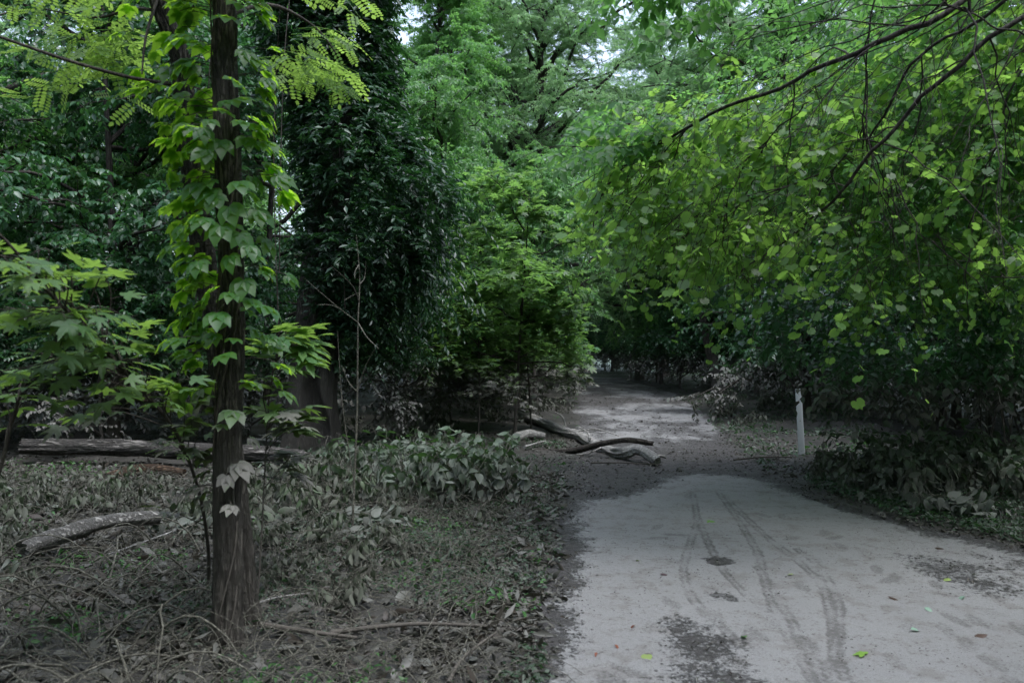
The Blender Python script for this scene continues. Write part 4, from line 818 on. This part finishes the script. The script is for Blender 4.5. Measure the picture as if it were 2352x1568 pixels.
def stalks(n_, ubox, vbox, Lr, r, hi):
    x, y, z = ground_pts(n_, ubox, vbox, margin=.1); m_ = len(x); a = rng.random(m_)*6.28; s_ = np.stack([x, y, z], -1); L = rng.uniform(Lr[0], Lr[1], m_)
    d = np.stack([np.cos(a), np.sin(a), rng.uniform(.15, hi, m_)], -1); C = curves(s_, d, L, .0, 8, .015); dz = d[:, 2]/np.linalg.norm(d, axis=1); t = np.linspace(0, 1, 8)[None]
    C[:, :, 2] = z[:, None]+.015+(dz*L)[:, None]*(t-t*t)*1.6; return C, tubes(C, np.linspace(r, r*.5, 8)[None].repeat(m_, 0)*(.6+.8*rng.random((m_, 1))), 5)
tag(obj("dead_grass", stalks(2600, (-100, 1150), (1120, 1750), (.2, .7), .0022, .9)[1]+stalks(700, (700, 1250), (1090, 1300), (.2, .5), .0020, 1.4)[1], M_STALK, smooth=True), "flattened pale dead grass stems over the left bank", None, kind="stuff")
Cst, _ = stalks(46, (-60, 520), (1300, 1660), (.45, .95), .006, 1.3)
Cst = sorted(Cst, key=lambda c: c[0][0]/c[0][1])
for i, c in enumerate(Cst):
    o = obj("bent_stalk", tubes(c[None], np.linspace(.0065, .0035, 8)[None], 7), M_STALK, None, smooth=True); tag(o, "pale bent stalk at the lower left, "+ORD[i]+" of them from the left", "stalk", "bent stalks at the lower left")
def crumbs(n_, vbox, size, dens=None, ubox=(1200, 2700)):
    x, y, _ = ground_pts(n_, ubox, vbox, dens, out=False); m_ = len(x); V0 = np.array([[1, 0, 0], [-1, 0, 0], [0, 1, 0], [0, -1, 0], [0, 0, .7], [0, 0, -.5]], float)*.5
    F0 = np.array([[0, 2, 4], [2, 1, 4], [1, 3, 4], [3, 0, 4]]); s_ = size*(.3+1.2*rng.random(m_)**3)
    V = V0[None]*s_[:, None, None]*(1+rng.normal(0, .35, (m_, 6, 3)))*np.array([1.3, 1, .8]); a = rng.random(m_)*6.28; ca, sa = np.cos(a)[:, None], np.sin(a)[:, None]
    V = np.stack([V[..., 0]*ca-V[..., 1]*sa+x[:, None], V[..., 0]*sa+V[..., 1]*ca+y[:, None], V[..., 2]+.006], -1); return V.reshape(-1, 3), (F0[None]+np.arange(m_)[:, None, None]*6).reshape(-1, 3)
inmud = lambda x, y: path_attr(x, y)[0]
tag(obj("mud_crumbs", [crumbs(12000, (1090, 1800), .008, lambda x, y: smooth(fbm(xy3(x*2.2, y*2.2, 4), 3), -.1, .35)), crumbs(3500, (1090, 1800), .013, lambda x, y: path_attr(x, y)[0]+.6*path_attr(x, y)[1]), crumbs(9000, (960, 1150), .03, inmud), crumbs(3000, (880, 1000), .05, inmud)], bark_mat("dark_clod", (.045, .038, .032), (.08, .07, .06), mud=False)), "dark crumbs of mud and bark strewn on the pale path", None, kind="stuff")
def thing_leaf(u, v, tmpl, s_, col, lab, cat="leaf", grp=None, tr=None, curl=.3, flat=False):
    q = g(u, v)+UP*.012; a = rng.random()*6.28; key = "fallen_"+cat+"_%02d%02d" % (int(col[0]*99), int(col[1]*99)); m_ = bpy.data.materials.get(key) or leaf_mat(key, col, [c*1.25 for c in col], [c*1.3 for c in col], .5, .4, .25, mud=False)
    o = obj("fallen_leaf", [place(tmpl, q[None], np.array([[math.cos(a), math.sin(a), .05]]), np.array([[rng.normal(0, .2), rng.normal(0, .2), 1]]), np.array([s_]), np.array([curl]))], m_); tag(o, lab, "leaf", grp or "leaves fallen on the path")
Gn, Br, Rd, Ye, Gy = (.08, .20, .04), (.05, .03, .02), (.17, .06, .035), (.20, .26, .08), (.17, .26, .19)
for (u, v, t_, s_, c_, lab) in [(1605, 1604, T_OVATE, .09, Gn, "green leaf on the pale silt at the very bottom"), (1652, 1572, T_OVATE, .08, Gn, "green leaf right of the dark muddy patch"), (1985, 1505, T_MAPLE, .10, (.16, .28, .05), "largest yellow green leaf between the tyre tracks"),
        (1518, 1655, T_OVATE, .06, Br, "dark curled leaf at the bottom edge of the path"), (2352-85, 1460, T_WILT, .10, Br, "dark brown curled leaf alone near the right edge"), (2038, 1372, T_WILT, .09, Br, "brown curled leaf right of the tyre tracks"), (2145, 1260, T_WILT, .15, Br, "large crumpled brown leaf at the right side of the path"),
        (1460, 1438, T_OVATE, .05, Rd, "small red leaf beside the footprints"), (1370, 1501, T_OVATE, .035, Rd, "tiny dark red leaf near the left path edge"), (1412, 1483, T_OVATE, .04, Rd, "tiny red leaf left of the yellow green leaf"), (1485, 1505, T_GRAPE, .06, Ye, "pale yellow green leaf on the silt"), (1712, 1467, T_OVATE, .07, Gn, "green leaf in the left tyre track"),
        (1822, 1322, T_OVATE, .06, Ye, "yellow leaf between two tyre tracks"), (1515, 1320, T_WILT, .09, (.06, .035, .04), "dark purple curled leaf in the middle of the silt"), (2185, 1335, T_OVATE, .07, Ye, "yellow green leaf on the right dark stain"), (2215, 1372, T_OVATE, .07, Gy, "grey green leaf below the right dark stain"),
        (2090, 1448, T_OVATE, .07, Gy, "grey green leaf beside the right tyre track"), (1632, 1197, T_MAPLE, .10, (.14, .28, .05), "bright green leaf on silt near the mud edge"), (1470, 1290, T_OVATE, .05, Ye, "pale yellow leaf near the left silt edge"), (2352-230, 1398, T_OVATE, .06, Gy, "pale grey green leaf near the right tracks")]:
    thing_leaf(u, v, t_, s_, c_, lab)
